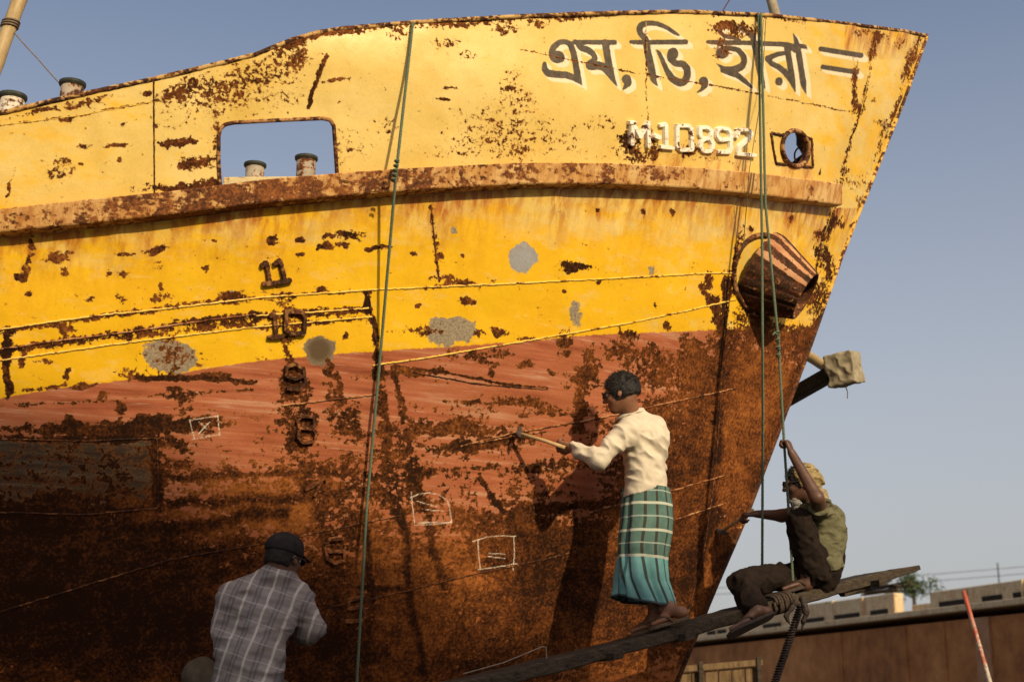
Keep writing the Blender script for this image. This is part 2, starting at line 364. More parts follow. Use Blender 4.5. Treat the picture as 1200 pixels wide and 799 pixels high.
def poly_sdf(px, py, poly):
    d = np.full(px.shape, 1e9); ins = np.zeros(px.shape, bool); n = len(poly)
    for i in range(n):
        ax, ay = poly[i]; bx, by = poly[(i + 1) % n]; ex, ey = bx - ax, by - ay
        wx, wy = px - ax, py - ay; t = np.clip((wx * ex + wy * ey) / (ex * ex + ey * ey + 1e-9), 0, 1)
        d = np.minimum(d, (wx - t * ex) ** 2 + (wy - t * ey) ** 2)
        c = ((ay > py) != (by > py)) & (px < (bx - ax) * (py - ay) / (by - ay + 1e-12) + ax); ins ^= c
    return np.where(ins, -1, 1) * np.sqrt(d)
OPEN = [(258, 221), (256, 190), (256, 160), (258, 151), (264, 146), (274, 144), (330, 141), (378, 139), (387, 141), (391, 148), (393, 175), (395, 207), (330, 213)]
HOLE = [(932 + 15.5 * math.cos(t) * 1.0 + 1.5 * math.sin(t), 174 + 21.0 * math.sin(t)) for t in np.linspace(0, 2 * math.pi, 33)[:-1]]
sd = np.minimum(poly_sdf(U, V_, OPEN), poly_sdf(U, V_, HOLE))
idx = np.arange(Xg.size).reshape(Xg.shape)
F = np.stack([idx[:-1, :-1], idx[1:, :-1], idx[1:, 1:], idx[:-1, 1:]], -1).reshape(-1, 4)
F = F[(sd[F] > 0).any(1)]
hull = mesh_np('hull_plating', PG.reshape(-1, 3), F, M_HULL); adopt(hull, ship)
# --- wear, plus some shade painted in at the lower left, stored per vertex
def line_d(px, py, pts):
    d = np.full(px.shape, 1e9)
    for (ax, ay), (bx, by) in zip(pts[:-1], pts[1:]):
        ex, ey = bx - ax, by - ay; t = np.clip(((px-ax)*ex + (py-ay)*ey) / (ex*ex + ey*ey + 1e-9), 0, 1)
        d = np.minimum(d, (px - ax - t*ex)**2 + (py - ay - t*ey)**2)
    return np.sqrt(d)
def near(pts, pad):
    q = np.array(pts, float); m = (U > q[:, 0].min()-pad) & (U < q[:, 0].max()+pad) & (V_ > q[:, 1].min()-pad) & (V_ < q[:, 1].max()+pad)
    return np.nonzero(m)[0]
BOUND = np.array([(-900, 520), (-300, 500), (0, 467), (60, 456), (130, 447), (200, 439), (300, 423), (400, 414), (500, 408), (600, 401), (700, 392), (830, 387), (862, 386), (905, 392), (960, 390), (1100, 388)], float)
bnd = np.interp(U, BOUND[:, 0], BOUND[:, 1]); zone = V_ - bnd
railB = np.interp(U, [p[0] for p in RAIL_B], [p[1] for p in RAIL_B])
ss = lambda v, lo, hi: np.clip((v - lo) / (hi - lo), 0, 1) ** 2 * (3 - 2 * np.clip((v - lo) / (hi - lo), 0, 1))
deep = 0.44 + .10 * (1 - ss(U, 300, 800)) + ss(V_ - railB, 38, 85) * (0.16 + 0.36 * (1 - ss(U, 520, 900))) 
deep = np.where(V_ < railB, ss(420 - U, 0, 500) * 0.42 + ss(U, 760, 1080) * 0.46, np.maximum(deep, ss(250 - U, 0, 300) * .55))
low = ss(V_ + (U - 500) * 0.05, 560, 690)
rust = np.where(V_ < railB, 0.22, 0.22) + 0.0 * U
rust = np.where(zone > 0, 0.24 + 0.22 * ss(V_ - bnd, 0, 220), rust)
rust += 0.10 * low; rust = np.where((zone > 0), rust + .10 * ss(np.abs(U - 250), 500, 150) * ss(V_ - bnd, 10, 120), rust)
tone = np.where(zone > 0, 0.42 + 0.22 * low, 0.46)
streak = np.exp(-np.clip(V_ - railB, 0, None) / 30.0) * (V_ > railB) * (0.95 + 0.25 * np.sin(U / 37.0))
_w3 = PG.reshape(-1, 3)
WU = (fbm(_w3 * 6.0, 4) - .5) * 26 + (fbm(_w3 * 26.0 + 9, 3) - .5) * 12; WV = (fbm(_w3 * 6.0 + 31, 4) - .5) * 20 + (fbm(_w3 * 26.0 + 17, 3) - .5) * 10
def E(cx, cy, rx, ry, ang, dens, tn=None):
    global rust, tone
    i = near([(cx - rx - ry, cy - rx - ry), (cx + rx + ry, cy + rx + ry)], 16)
    k = min(1, min(rx, ry) / 9.0 + .12); uu = U[i] + WU[i] * k; vv = V_[i] + WV[i] * k
    a_ = R(ang); x = (uu-cx)*math.cos(a_) + (vv-cy)*math.sin(a_); y = -(uu-cx)*math.sin(a_) + (vv-cy)*math.cos(a_)
    r = np.sqrt((x/rx)**2 + (y/ry)**2); w = 1 - ss(r, 0.25, 1.55)
    rust[i] = np.maximum(rust[i], rust[i] * (1 - w) + dens * w)
    if tn is not None: tone[i] = tone[i] * (1 - w) + tn * w
def Lw(pts, wd, dens, tn=None):
    global rust, tone
    i = near(pts, wd * 2); k = min(1, wd / 12.0 + .06); d = line_d(U[i] + WU[i]*k, V_[i] + WV[i]*k, pts); w = 1 - ss(d, wd * 0.2, wd * 1.6)
    rust[i] = np.maximum(rust[i], rust[i] * (1 - w) + dens * w)
    if tn is not None: tone[i] = tone[i] * (1 - w) + tn * w
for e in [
 # bulwark
 (250,108,75,26,-14,.62),(215,105,32,9,-14,.74),(300,92,60,16,-18,.62),(207,165,26,6,-4,.92),(228,190,27,8,-4,.90),(205,145,24,8,0,.5),(252,165,9,40,0,.55),
 (345,52,34,9,-22,.95),(350,68,14,16,0,.70),(376,41,30,6,-8,.95),(430,32,70,6,-4,.80),(470,40,14,10,0,.66),(545,27,70,5,-3,.76),(650,20,70,4,0,.7),(900,20,120,4,4,.6),
 (300,118,55,20,0,.48),(330,100,30,25,0,.5),(70,193,14,14,0,.62),(62,205,10,6,0,.66),(137,172,17,3,-3,.95),(100,171,8,3,0,.75),(9,222,3,18,10,.75),(70,126,75,4,-11,.72),(75,140,10,4,-10,.86),(170,110,9,3,0,.9),
 (145,147,3,3,0,.9),(98,151,3,3,0,.8),(142,188,3,3,0,.8),(95,192,4,2,0,.8),
 (392,92,22,3,-6,.78),(590,150,60,32,0,.50),(600,108,16,34,0,.50),(545,176,55,16,0,.47),(452,152,14,14,0,.52),(412,172,20,26,0,.42),(520,50,18,8,0,.58),(545,65,12,8,0,.62),(590,35,16,7,0,.62),
 (615,118,13,12,0,.60),(640,162,15,28,0,.48),(628,29,16,6,0,.70),(400,175,12,40,0,.45),(600,170,30,20,0,.55),(670,165,20,28,0,.42),(705,145,20,10,0,.45),(595,105,6,3,0,.8),(525,104,12,2,3,.8),(520,116,10,2,3,.8),
 (862,38,38,8,6,.72),(855,30,24,4,4,.85),(848,57,20,9,10,.62),(735,165,9,16,0,.88,.2),(762,178,8,10,0,.86,.2),(745,178,30,12,0,.6,.3),(760,160,4,14,0,.78),(810,176,14,8,0,.75,.3),(240,217,75,7,-5,.92,.5),(755,200,60,5,0,.5),(835,188,40,6,0,.42,.5),
 (1001,105,4,32,4,.85),(1004,125,6,6,0,.85),(1028,44,9,10,0,.72),(1010,38,10,4,0,.7),(1057,50,8,8,0,.6),(1066,75,5,34,20,.78),(1040,150,4,55,21,.62),(1050,130,4,18,20,.8),(1075,55,5,22,20,.72),
 (1035,145,14,4,20,.62),(1022,118,4,4,0,.7),(1000,215,22,10,0,.55,.5),(990,200,10,5,0,.66),(905,213,50,4,8,.5),
 (1010,240,6,10,0,.8),
 # yellow hull
 (35,298,8,20,0,.72),(33,320,6,12,0,.66),(70,301,17,6,0,.86),(146,299,12,3,0,.9),(182,295,17,5,-14,.9),(76,317,5,7,0,.8),(25,324,10,5,0,.84),(37,344,4,5,0,.8),(105,350,6,4,0,.8),(145,321,8,5,0,.66),(191,335,3,5,0,.85),(196,346,10,7,0,.72),(240,314,4,7,0,.95),(246,283,4,4,0,.9),(270,349,16,8,-10,.86),(143,350,9,7,0,.62),(126,320,4,6,0,.7),(185,310,10,5,0,.66),(183,350,6,4,0,.8),
 (318,279,9,5,0,.9),(352,280,8,4,0,.9),(318,285,9,2,0,.95),(382,277,12,4,0,.86),(383,289,11,5,0,.9),(412,275,18,7,0,.84,.2),(440,291,13,4,0,.98,.2),(352,298,6,3,0,.9),(372,290,6,4,0,.9),(398,288,5,4,0,.95),(407,289,5,4,0,.95),(485,298,5,3,0,.9),(540,298,4,3,0,.9),(512,300,7,8,0,.86),
 (512,268,3,28,-6,.60,.4),(676,312,22,6,4,.98,.15),(540,333,40,5,-3,.74),(520,325,16,5,0,.72),(550,352,9,5,0,.88),(490,360,4,4,0,.9),(586,390,8,6,0,.92),(562,392,6,5,0,.86),(700,332,4,3,0,.95),(660,340,3,3,0,.9),(781,383,4,8,0,.8),(768,358,3,5,0,.8),(826,327,6,12,0,.95),(840,372,9,30,-22,.98,.2),(852,330,5,20,0,.7),(615,395,14,3,0,.9),
 (500,390,30,5,0,.74),(405,393,4,5,0,.95),(378,341,8,5,0,.8),(305,420,8,4,25,.6,.8),(118,465,7,6,0,.84),(50,422,12,4,0,.88),(76,440,5,9,0,.9),(95,452,18,4,-5,.86),(150,440,20,12,0,.55,.7),(50,455,30,3,-10,.8),(75,383,8,12,0,.8),
 # hawse surroundings and bow
 (972,262,9,20,20,.88,.2),(985,262,6,8,-40,.8),(968,310,7,32,-24,.86,.25),(960,345,10,22,20,.78,.3),(905,395,45,18,0,.80,.5),(885,372,20,18,0,.80,.5),(940,395,24,16,0,.84,.4),(862,300,5,40,10,.80),
 # red zone
 (330,500,30,70,0,.48),(560,415,60,8,-4,.62),(570,425,22,5,12,.8),(470,437,60,6,-6,.78),(560,480,50,26,0,.50),(545,502,70,10,0,.84),(560,522,60,9,-8,.90,.3),(470,505,40,14,0,.72),(480,540,24,30,0,.62),(575,438,6,9,0,.8),
 (662,405,14,18,0,.74),(614,427,18,7,0,.80),(690,418,9,12,0,.70),(738,412,38,14,0,.76),(735,395,12,14,0,.7),(680,442,24,14,-10,.78),(682,478,11,32,0,.88),(645,438,8,4,0,.8),(620,468,22,6,0,.72),(640,482,26,9,0,.74),(810,404,12,12,30,.85),(800,425,50,12,5,.8),
 (770,440,45,20,0,.74),(830,452,45,60,0,.86,.5),(780,492,80,30,0,.80,.4),(700,455,16,8,0,.66),(880,480,60,100,15,.96,.55),(800,560,90,70,0,.96,.40),(820,680,120,90,0,1.0,.38),(700,700,110,70,0,1.0,.28),(620,650,60,30,0,.86,.42),(560,760,100,60,0,.9,.42),
 (655,630,80,16,0,.9,.3),(620,610,60,8,0,.84,.3),(560,602,30,10,0,.76),(508,590,22,14,0,.72),(560,618,20,7,0,.8),(520,640,16,5,0,.84),(545,650,14,9,0,.8),(470,580,16,40,0,.7),(600,575,26,14,0,.6),(640,560,34,34,0,.56),
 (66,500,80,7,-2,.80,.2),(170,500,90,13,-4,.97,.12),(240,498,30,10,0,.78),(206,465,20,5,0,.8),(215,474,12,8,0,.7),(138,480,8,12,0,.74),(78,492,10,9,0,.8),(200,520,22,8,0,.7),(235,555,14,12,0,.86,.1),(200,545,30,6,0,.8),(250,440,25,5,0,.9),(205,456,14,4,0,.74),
 (200,420,34,20,10,.62,.5),(60,620,120,40,0,.9,.1),(90,555,120,40,0,.56,.2),(60,640,200,50,0,.95,.08),(120,730,260,90,0,1.0,.03),(240,600,70,30,0,.62,.85),(330,600,60,40,0,.72,.66),(400,560,30,40,0,.66,.5),(350,760,140,60,0,.95,.15),(505,735,26,50,-8,.82,.82),(300,580,120,40,-3,.66,.85),(360,600,60,22,-4,.8,.9),(420,640,50,26,-8,.8,.78),(872,500,34,70,18,.97,.64),(838,640,22,80,18,.97,.62),(735,610,40,30,0,.8,.5),(640,690,60,36,0,.98,.2),(330,690,120,30,0,.86,.4),(420,620,60,30,0,.74,.7),(470,700,50,60,0,.84,.6),  # lower-left patches: dark scale, blackened further to deepen the shade there
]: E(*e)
for l in [
 ([(388,692),(430,688),(470,692)],4,.95,.1),([(470,600),(478,690),(500,799)],5,.93,.12),([(395,700),(402,799)],5,.95,.08),([(430,600),(434,700),(430,799)],4,.93,.1),([(560,555),(590,600)],3,.9,.15),([(0,476),(120,470),(300,455)],3,.6,.3),([(190,560),(330,552),(470,556)],5,.72,.3),([(200,590),(330,583),(480,575)],7,.76,.3),([(520,470),(640,474)],2,.7),([(480,555),(600,548),(700,540)],6,.70,.3),([(600,600),(720,590)],6,.9,.3),([(0,640),(150,628),(330,600)],9,.9,.2),
 ([(0,412),(60,402),(150,391),(230,378),(300,370)],6,.76,.2),([(150,397),(300,378)],5,.74),([(0,388),(60,379),(120,370),(180,364)],4,.76),([(180,362),(300,350),(350,346)],4,.72),([(295,372),(430,363)],5,.80),([(340,346),(430,341)],3,.66),([(300,384),(435,372)],4,.66),
 ([(8,385),(9,465)],6,.95,.15),([(28,412),(28,425)],5,.9),([(160,443),(230,444),(300,447)],4,.93,.2),([(0,598),(100,603),(183,594)],4,.95,.1),([(183,512),(185,596)],6,.9,.2),([(0,512),(100,516),(183,512)],4,.85,.15),
 ([(432,343),(436,375),(443,420)],5,.84,.2),([(443,420),(448,480),(452,540),(466,600)],8,.80,.25),([(463,432),(470,480),(482,560)],5,.76,.25),([(484,540),(500,610),(520,690)],5,.80,.2),([(485,430),(520,436),(600,452),(640,455)],2,.9,.2),([(395,437),(400,470)],4,.8),([(385,425),(392,500)],10,.62),
 ([(412,480),(408,560),(415,640)],12,.66,.3),([(333,400),(338,430)],6,.7),([(343,440),(350,490),(356,520),(365,560),(385,610),(400,660),(415,730)],17,.74,.35),([(335,360),(340,385)],16,.66),([(318,300),(322,335)],14,.4),
 ([(505,240),(510,290),(515,330)],2.0,.72,.4),([(180,96),(181,228)],1.6,.5),([(0,148),(90,136),(182,119)],1.6,.72),([(383,68),(374,85),(368,105),(361,126)],3,.95,.2),([(610,58),(735,84),(850,103),(1005,133)],1.2,.74),([(756,30),(757,90),(759,150)],1.2,.7),
 ([(1022,66),(1013,110),(1000,160),(985,215),(970,262),(955,320)],2.5,.7,.3),([(1028,40),(1022,66)],5,.84),([(850,330),(848,400),(843,480),(836,560),(826,640),(800,740)],5,.92,.12),([(858,345),(857,330)],6,.8),([(820,335),(845,385)],4,.9),
 ([(860,395),(848,470)],8,.9,.3),([(975,345),(940,430),(905,520),(865,620),(815,745)],8,.94,.35),
([(845,600),(810,655),(795,720)],6,.95,.1),
]: Lw(*l)
# spots below the rail with drips
for (x_, y_, L_) in [(101+600,246,22),(755,247,26),(788,251,20),(35,286,26),(880,268,22),(958,272,20),(925,255,40),(1000,265,15)]:
    E(x_, y_, 3, 5, 0, .95, .3); i = near([(x_, y_), (x_, y_ + L_)], 8); w = np.exp(-((U[i]-x_)/3.5)**2) * ss(y_ + L_ - V_[i], 0, L_) * (V_[i] > y_ - 2); streak[i] = np.maximum(streak[i], 1.6 * w)
for (x_, w_, L_) in [(60,30,30),(140,20,34),(175,14,34),(300,40,38),(330,10,60),(250,30,30),(520,16,40),(655,26,40),(810,16,32),(860,24,36),(930,22,70),(480,16,30),(20,20,34)]:
    r0 = np.interp(x_, [p[0] for p in RAIL_B], [p[1] for p in RAIL_B]); i = near([(x_-w_, r0), (x_+w_, r0+L_*1.5)], 8)
    w = np.exp(-((U[i]-x_)/(w_*.6))**2) * np.exp(-np.clip(V_[i]-r0, 0, None)/L_) * (V_[i] > r0); streak[i] = np.maximum(streak[i], 1.5 * w)
for (x_, y0_, y1_) in [(790,190,200),(835,184,200),(868,184,200),(765,186,200),(925,195,210),(945,195,212)]:
    i = near([(x_, y0_), (x_, y1_ )], 10); streak[i] = np.maximum(streak[i], np.exp(-((U[i]-x_)/8)**2) * .8)
i = near([(1000, 40), (1080, 60)], 10); streak[i] = np.maximum(streak[i], ss(85 - V_[i], 0, 40) * .7)
def blob_sdf(list_):
    d = np.full(U.shape, 60.0)
    for (cx, cy, rx, ry, ang) in list_:
        i = near([(cx-rx, cy-rx), (cx+rx, cy+rx)], 50); a_ = R(ang)
        x = (U[i]-cx)*math.cos(a_) + (V_[i]-cy)*math.sin(a_); y = -(U[i]-cx)*math.sin(a_) + (V_[i]-cy)*math.cos(a_)
        d[i] = np.minimum(d[i], (np.sqrt((x/rx)**2 + (y/ry)**2) - 1) * min(rx, ry))
    return d
grey = blob_sdf([(613,302,17,18,20),(527,388,31,17,-5),(374,410,18,17,20),(200,418,33,19,10),(675,366,6,13,0),(530,270,3,3,0),(765,318,4,4,0),(270,347,12,6,0)])
blue = np.exp(-((U-613)**2 + (V_-302)**2)/900.0)*0.8
brown = np.exp(-((U-374)**2 + (V_-410)**2)/260.0) * 1.5; brown = np.minimum(brown, 1); blk = np.minimum(poly_sdf(U, V_, [(-900, 520), (182, 514), (184, 594), (100, 602), (-900, 640)]), 60)
# painted name: stroke shapes traced letter by letter; (points with half-widths)
def letters():
    S = []
    def st(*p): S.append(p)
    def crop(x0, y0, pts): return [(x0 + x / 7.992, y0 + y / 7.992, w / 7.992 / 2) for x, y, w in pts]
    A = lambda *p: S.append(crop(630, 20, p)); B = lambda *p: S.append(crop(730, 15, p)); C = lambda *p: S.append(crop(820, 20, p)); D = lambda *p: S.append(crop(900, 30, p))
    # e
    A((200,395,70),(195,400,85),(150,385,80),(130,335,60),(150,285,60),(200,240,55),(260,232,48),(305,255,55),(335,330,60),(352,420,60),(368,510,62),(388,590,50),(415,640,12))
    A((165,350,70),(205,365,90),(215,390,80))
    A((65,440,40),(65,490,60),(95,530,70),(180,540,68),(270,545,66),(340,570,60),(400,625,20))
    # ma
    A((345,238,44),(720,240,48)); A((700,240,50),(735,262,8)); A((350,225,30),(405,290,60),(470,310,62),(520,345,55),(540,395,48))
    A((540,395,40),(500,430,60),(490,455,100),(560,455,80),(620,470,75),(680,540,66),(715,600,40),(742,650,10)); A((635,245,70),(655,380,66),(680,500,64),(735,640,14))
    A((832,585,90),(848,620,70),(820,660,35),(795,683,8))
    # bhi
    B((525,215,20),(470,180,40),(400,135,42),(320,105,48),(250,98,50),(180,110,60),(150,150,60),(165,200,56),(210,240,60),(225,330,66),(245,430,70),(270,540,72),(285,630,60),(325,690,10))
    B((75,275,36),(110,280,46),(590,277,48)); B((570,260,20),(612,300,8)); B((100,300,8),(70,260,8))
    B((470,370,80),(470,385,116),(445,430,70),(490,480,62),(560,480,66),(600,520,70),(605,590,66),(575,650,70),(530,660,76),(460,620,70),(410,540,52),(370,450,42),(340,380,40),(308,350,8))
    B((755,645,90),(770,680,60),(735,725,30),(692,750,8))
    # hi
    C((75,235,36),(120,240,46),(480,245,44),(560,250,46),(780,258,48),(850,270,60),(900,310,60))
    C((500,190,60),(430,130,42),(350,95,34),(250,80,36),(190,100,44),(190,150,40),(250,190,34),(330,195,40),(370,225,40))
    C((495,170,50),(510,260,56),(535,370,52),(555,480,56),(580,590,56),(610,670,12))
    C((205,340,110),(215,345,116),(220,300,60),(290,295,46),(360,310,52),(410,370,58),(420,420,56),(390,470,70),(310,500,72),(230,490,50),(155,437,8))
    C((215,500,50),(290,525,62),(350,545,56),(420,600,48),(485,660,26))
    # raa
    C((640,395,60),(680,370,50),(740,348,46),(800,340,40)); C((640,390,60),(670,440,50),(740,470,56),(800,520,60),(860,600,54),(890,695,10))
    C((815,270,60),(830,360,58),(850,480,58),(870,590,54),(893,700,14)); C((742,600,70),(742,610,72))
    D((236,75,8),(262,140,44),(285,250,58),(310,400,56),(330,540,60),(340,590,40),(360,645,8)); D((270,190,44),(340,198,44),(368,222,10))
    D((495,222,48),(870,282,50)); D((513,390,46),(830,440,48))
    return S
LET = letters()
def strokes_sdf(S, dx=0, dy=0, grow=0):
    d = np.full(U.shape, 20.0)
    for s_ in S:
        q = smooth_path(np.array(s_), max(12, len(s_) * 6), 5) if len(s_) > 2 else resample(np.array(s_), 2)
        i = near([(x, y) for x, y, w in q], 14)
        px, py = U[i] - dx, V_[i] - dy; best = np.full(len(i), 20.0)
        for (ax, ay, aw), (bx, by, bw) in zip(q[:-1], q[1:]):
            ex, ey = bx-ax, by-ay; t = np.clip(((px-ax)*ex + (py-ay)*ey)/(ex*ex+ey*ey+1e-9), 0, 1)
            best = np.minimum(best, np.hypot(px-ax-t*ex, py-ay-t*ey) - (aw + (bw-aw)*t))
        d[i] = np.minimum(d[i], best - grow)
    return d
tb = strokes_sdf(LET); tw = np.minimum(strokes_sdf(LET, 5.0, 4.5, .5), strokes_sdf(LET, 2.6, 2.4, .6))
# chalk marks
CH = [[(222,492),(256,487)],[(222,492),(228,514)],[(225,514.5),(257,509)],[(255,487),(257.5,510)],[(233,494.5),(243,502.5)],[(246,494),(239,501),(233,508)],
 [(482,576),(483,590),(486,613)],[(481,583),(490,579),(502,577),(514,579),(524,586),(527,595),(529,612)],[(486,615),(505,614),(530,612)],[(491,612),(528,611.5)],[(489,587),(503,591),(514,594)],[(499,596.5),(509,598),(520,598)],
 [(554,634),(570,629),(588,627.5),(605,628)],[(560,632),(561,650),(563,667)],[(560,667),(582,664),(606,660)],[(602,629),(603,645),(602,661)],[(573,648),(592,649)],[(571,651.5),(592,654)],[(601,665),(601.5,668)]]
chd = np.full(U.shape, 20.0)
for c in CH:
    i = near(c, 12); chd[i] = np.minimum(chd[i], line_d(U[i], V_[i], c) - 0.55)
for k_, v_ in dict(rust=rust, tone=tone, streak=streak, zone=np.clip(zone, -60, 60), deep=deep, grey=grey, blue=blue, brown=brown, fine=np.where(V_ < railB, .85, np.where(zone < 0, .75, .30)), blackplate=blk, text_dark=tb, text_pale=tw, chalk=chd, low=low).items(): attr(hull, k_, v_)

# far side of the ship, deck, keel
nx2, nz2 = 420, 160
s2 = np.linspace(0, 1, nx2); b2 = np.linspace(0, 1, nz2); X2 = np.full((nx2, nz2), 0.0); Z2 = np.full((nx2, nz2), 2.0)
for _ in range(12):
    Z2 = zlow + (ztop(np.maximum(X2, -14)) - zlow) * b2[None, :]; X2 = -14 + (tab(XS_T, Z2) - 0.001 + 14) * s2[:, None] ** 0.6
Y2 = yc(X2) + half(X2, Z2)
id2 = np.arange(X2.size).reshape(X2.shape); F2 = np.stack([id2[:-1, :-1], id2[:-1, 1:], id2[1:, 1:], id2[1:, :-1]], -1).reshape(-1, 4)
p2 = np.stack([X2, Y2, Z2], -1).reshape(-1, 3); u2, v2 = proj(p2)
F2 = F2[(poly_sdf(u2, v2, [(932 + (x - 932)*2.6 - 14, 174 + (y - 174)*2.2) for x, y in HOLE])[F2] > 0).any(1)]
fs = mesh_np('far_side_plating', p2, F2, None)
M_FAR = rust_paint('far_side_steel', (0.55, 0.34, 0.07), (0.6, 0.4, 0.1), 0.4, 0.4)
fs.data.materials.append(M_FAR); adopt(fs, ship)
xd = np.linspace(-14, 2.35, 60); zd = np.interp(xd, *(lambda q: (q[np.argsort(q[:, 0])][:, 0], q[np.argsort(q[:, 0])][:, 2]))(hull_at(*resample(np.array(RAIL_T, float), 100).T))) - 0.02
h_ = half(xd, zd) - 0.012
dk = np.concatenate([np.stack([xd, yc(xd) - h_, zd], -1), np.stack([xd, yc(xd) + h_, zd], -1)]); n_ = len(xd)
adopt(mesh_np('deck', dk, [[i, i + 1, n_ + i + 1, n_ + i] for i in range(n_ - 1)], M_DECK, None, False), ship)

# ------------------------------------------------------------------ things fixed to the plating
def px_path(pts, n=60, w=7): return smooth_path(np.array(pts, float), n, w)
def strip_on_hull(top, bot, out, name, mat, n=400, base=-0.01, dens=None):
    T = resample(np.array(top, float), n); Bm = resample(np.array(bot, float), n)
    pt = hull_at(T[:, 0], T[:, 1]); pb = hull_at(Bm[:, 0], Bm[:, 1]); nt, nb = hull_n(pt), hull_n(pb)
    nt = nt * [1, 1, 0]; nt /= np.linalg.norm(nt, axis=1, keepdims=True); nb = nb * [1, 1, 0]; nb /= np.linalg.norm(nb, axis=1, keepdims=True)
    prof = [(0, base), (-.04, out * .80), (0, out * .95), (.05, out), (.5, out * 1.0), (.93, out), (.985, out * .96), (1, out * .9), (1, base)]
    rings = [pt * (1 - f) + pb * f + (nt * (1 - f) + nb * f) * o_ for f, o_ in prof]
    # the free end towards the stem tapers back to the plating
    V = np.stack(rings, 1); m = len(prof)
    for k in range(10):
        f = 1 - (k / 10) ** 2 if k else 1
    V = V.reshape(-1, 3); F = [[i*m+j, (i+1)*m+j, (i+1)*m+(j+1) % m, i*m+(j+1) % m] for i in range(n-1) for j in range(m)]
    F += [list(range(m)), [(n-1)*m + j for j in range(m)][::-1]]
    o = mesh_np(name, V, F, mat); adopt(o, ship)
    if dens is not None: attr(o, 'rust', np.repeat(dens(T[:, 0]), m))
    return o
rail = strip_on_hull(RAIL_T, RAIL_B, 0.10, 'rub_rail', M_RAIL, 500, dens=lambda u: np.interp(u, [0, 100, 180, 300, 420, 520, 640, 700, 760, 850, 900, 930, 972], [.52, .54, .74, .76, .66, .52, .56, .58, .48, .42, .36, .42, .40]))
rail.data.polygons.foreach_set('use_smooth', [False] * len(rail.data.polygons))
CLEAR = 0.013
def seam(pts, rad, mat, name='weld_seam', n=None, lift=CLEAR, jit=.25):
    L = sum(math.dist(a[:2], b[:2]) for a, b in zip(pts[:-1], pts[1:])); n = n or max(16, int(L / 3))
    q = px_path(pts, n, 5); q[:, 1] += np.random.default_rng(int(L)).normal(0, .25, n)
    p = hull_at(q[:, 0], q[:, 1]); U_, V2_ = q.T
    de = (fbm(np.stack([p[:, 0]*1.7, p[:, 0]*0, p[:, 2]*2.0], -1), 3) - .5) * .032 + np.exp(-((((p[:, 0]+.15*p[:, 2])/.62) % 1 - .5)/.08)**2) * .004
    de *= np.clip((tab(XS_T, p[:, 2]) - p[:, 0]) / .25, 0, 1)
    p = p + hull_n(p) * (de + rad * 0.25)[:, None]
    return MB().tube(p, rad, 6, True, jit).build(name, mat, ship, True)
for pts in ([(0,386),(60,377),(120,369),(200,361),(300,349),(430,340)], [(430,340),(600,332),(760,324),(830,320),(862,320)], [(0,422),(150,401),(300,383),(436,371)], [(436,428),(500,419),(600,402),(735,379),(862,351)], [(300,370),(365,366),(432,361)]):
    seam([(x, y) for x, y in pts], 0.0055, M_SEAM_Y)
for pts in ([(540,523),(600,508),(700,490),(862,455)], [(0,409),(60,400),(150,389),(230,377),(300,368)], [(330,475),(440,462)],[(640,505),(560,519)],[(785,610),(850,589)],[(690,600),(785,575),(850,556)]):
    seam(pts, 0.0055, M_SEAM_R)
for pts in ([(0,716),(110,682),(200,655),(300,638),(400,618),(470,603)], [(380,712),(450,698),(540,676),(660,650),(790,606)], [(484,436),(560,450),(640,456)], [(850,330),(848,400),(843,480),(836,560),(826,640),(800,740)],
            [(0,514),(100,517),(182,513)], [(184,513),(186,595)], [(0,600),(100,603),(186,595)], [(432,343),(440,400),(446,440)], [(505,240),(510,290),(515,330)], [(180,95),(181,228)]):
    seam(pts, 0.0045, M_SEAM_D)
for pts in ([(0,147),(90,136),(182,119)], [(1022,66),(1013,110),(1000,160),(985,215),(966,275)], [(0,700),(-200,730)], [(757,24),(759,60)]):
    seam(pts, 0.002, M_SEAM_Y)
# weld lines made by the wear map belong to the plating; the capping along the bulwark top
capp = resample(np.array([p for p in TOP_PX if p[0] > -400], float), 300); cp = hull_at(capp[:, 0], capp[:, 1], 0.0)
M_CAPB = rust_paint('top_edge_steel', (0.42, 0.25, 0.07), (0.5, 0.33, 0.12), 0.62, 0.25)
MB().tube(cp, 0.014, 8, True, .12).build('bulwark_capping', M_CAPB, ship, True)
sv = np.linspace(44, 860, 140); su = np.interp(sv, np.r_[_sv, 900], np.r_[_su, 752])
stp = stem_pt(su, sv); M_STEM = rust_paint('stem_bar_steel', (0.62, 0.36, 0.05), (0.66, 0.42, 0.08), 'rust', 0.35)
so = MB().tube(stp, 0.018, 10, True, .05).build('stem_bar', M_STEM, ship, True); attr(so, 'rust', np.repeat(np.interp(sv, [40, 150, 250, 340, 400, 800], [.72, .66, .5, .6, .95, 1.0]), 10))
# rims of the two openings
def closed_rim(poly, rad, mat, name, n=120, seg=8):
    q = resample(np.array(poly + [poly[0]], float), n)[:-1]; p = hull_at(q[:, 0], q[:, 1], 0.002); p = np.vstack([p, p[:1]])
    return MB().tube(p, rad, seg, False).build(name, mat, ship, True)
M_RIM = rust_paint('opening_rim_steel', (0.30, 0.15, 0.06), (0.40, 0.22, 0.10), 0.65, 0.3)
closed_rim(OPEN, 0.012, M_RIM, 'opening_rim', 160); closed_rim(HOLE, 0.017, M_RIM, 'fairlead_ring', 70)
for seg_ in ([(904,156),(916,158),(922,158)], [(904,156),(907,175),(910,192)], [(910,192),(930,194),(952,196)], [(952,196),(951,180),(950,163)], [(950,163),(944,161)]):
    seam(seg_, 0.010, M_SEAM_D, 'bracket', 14)
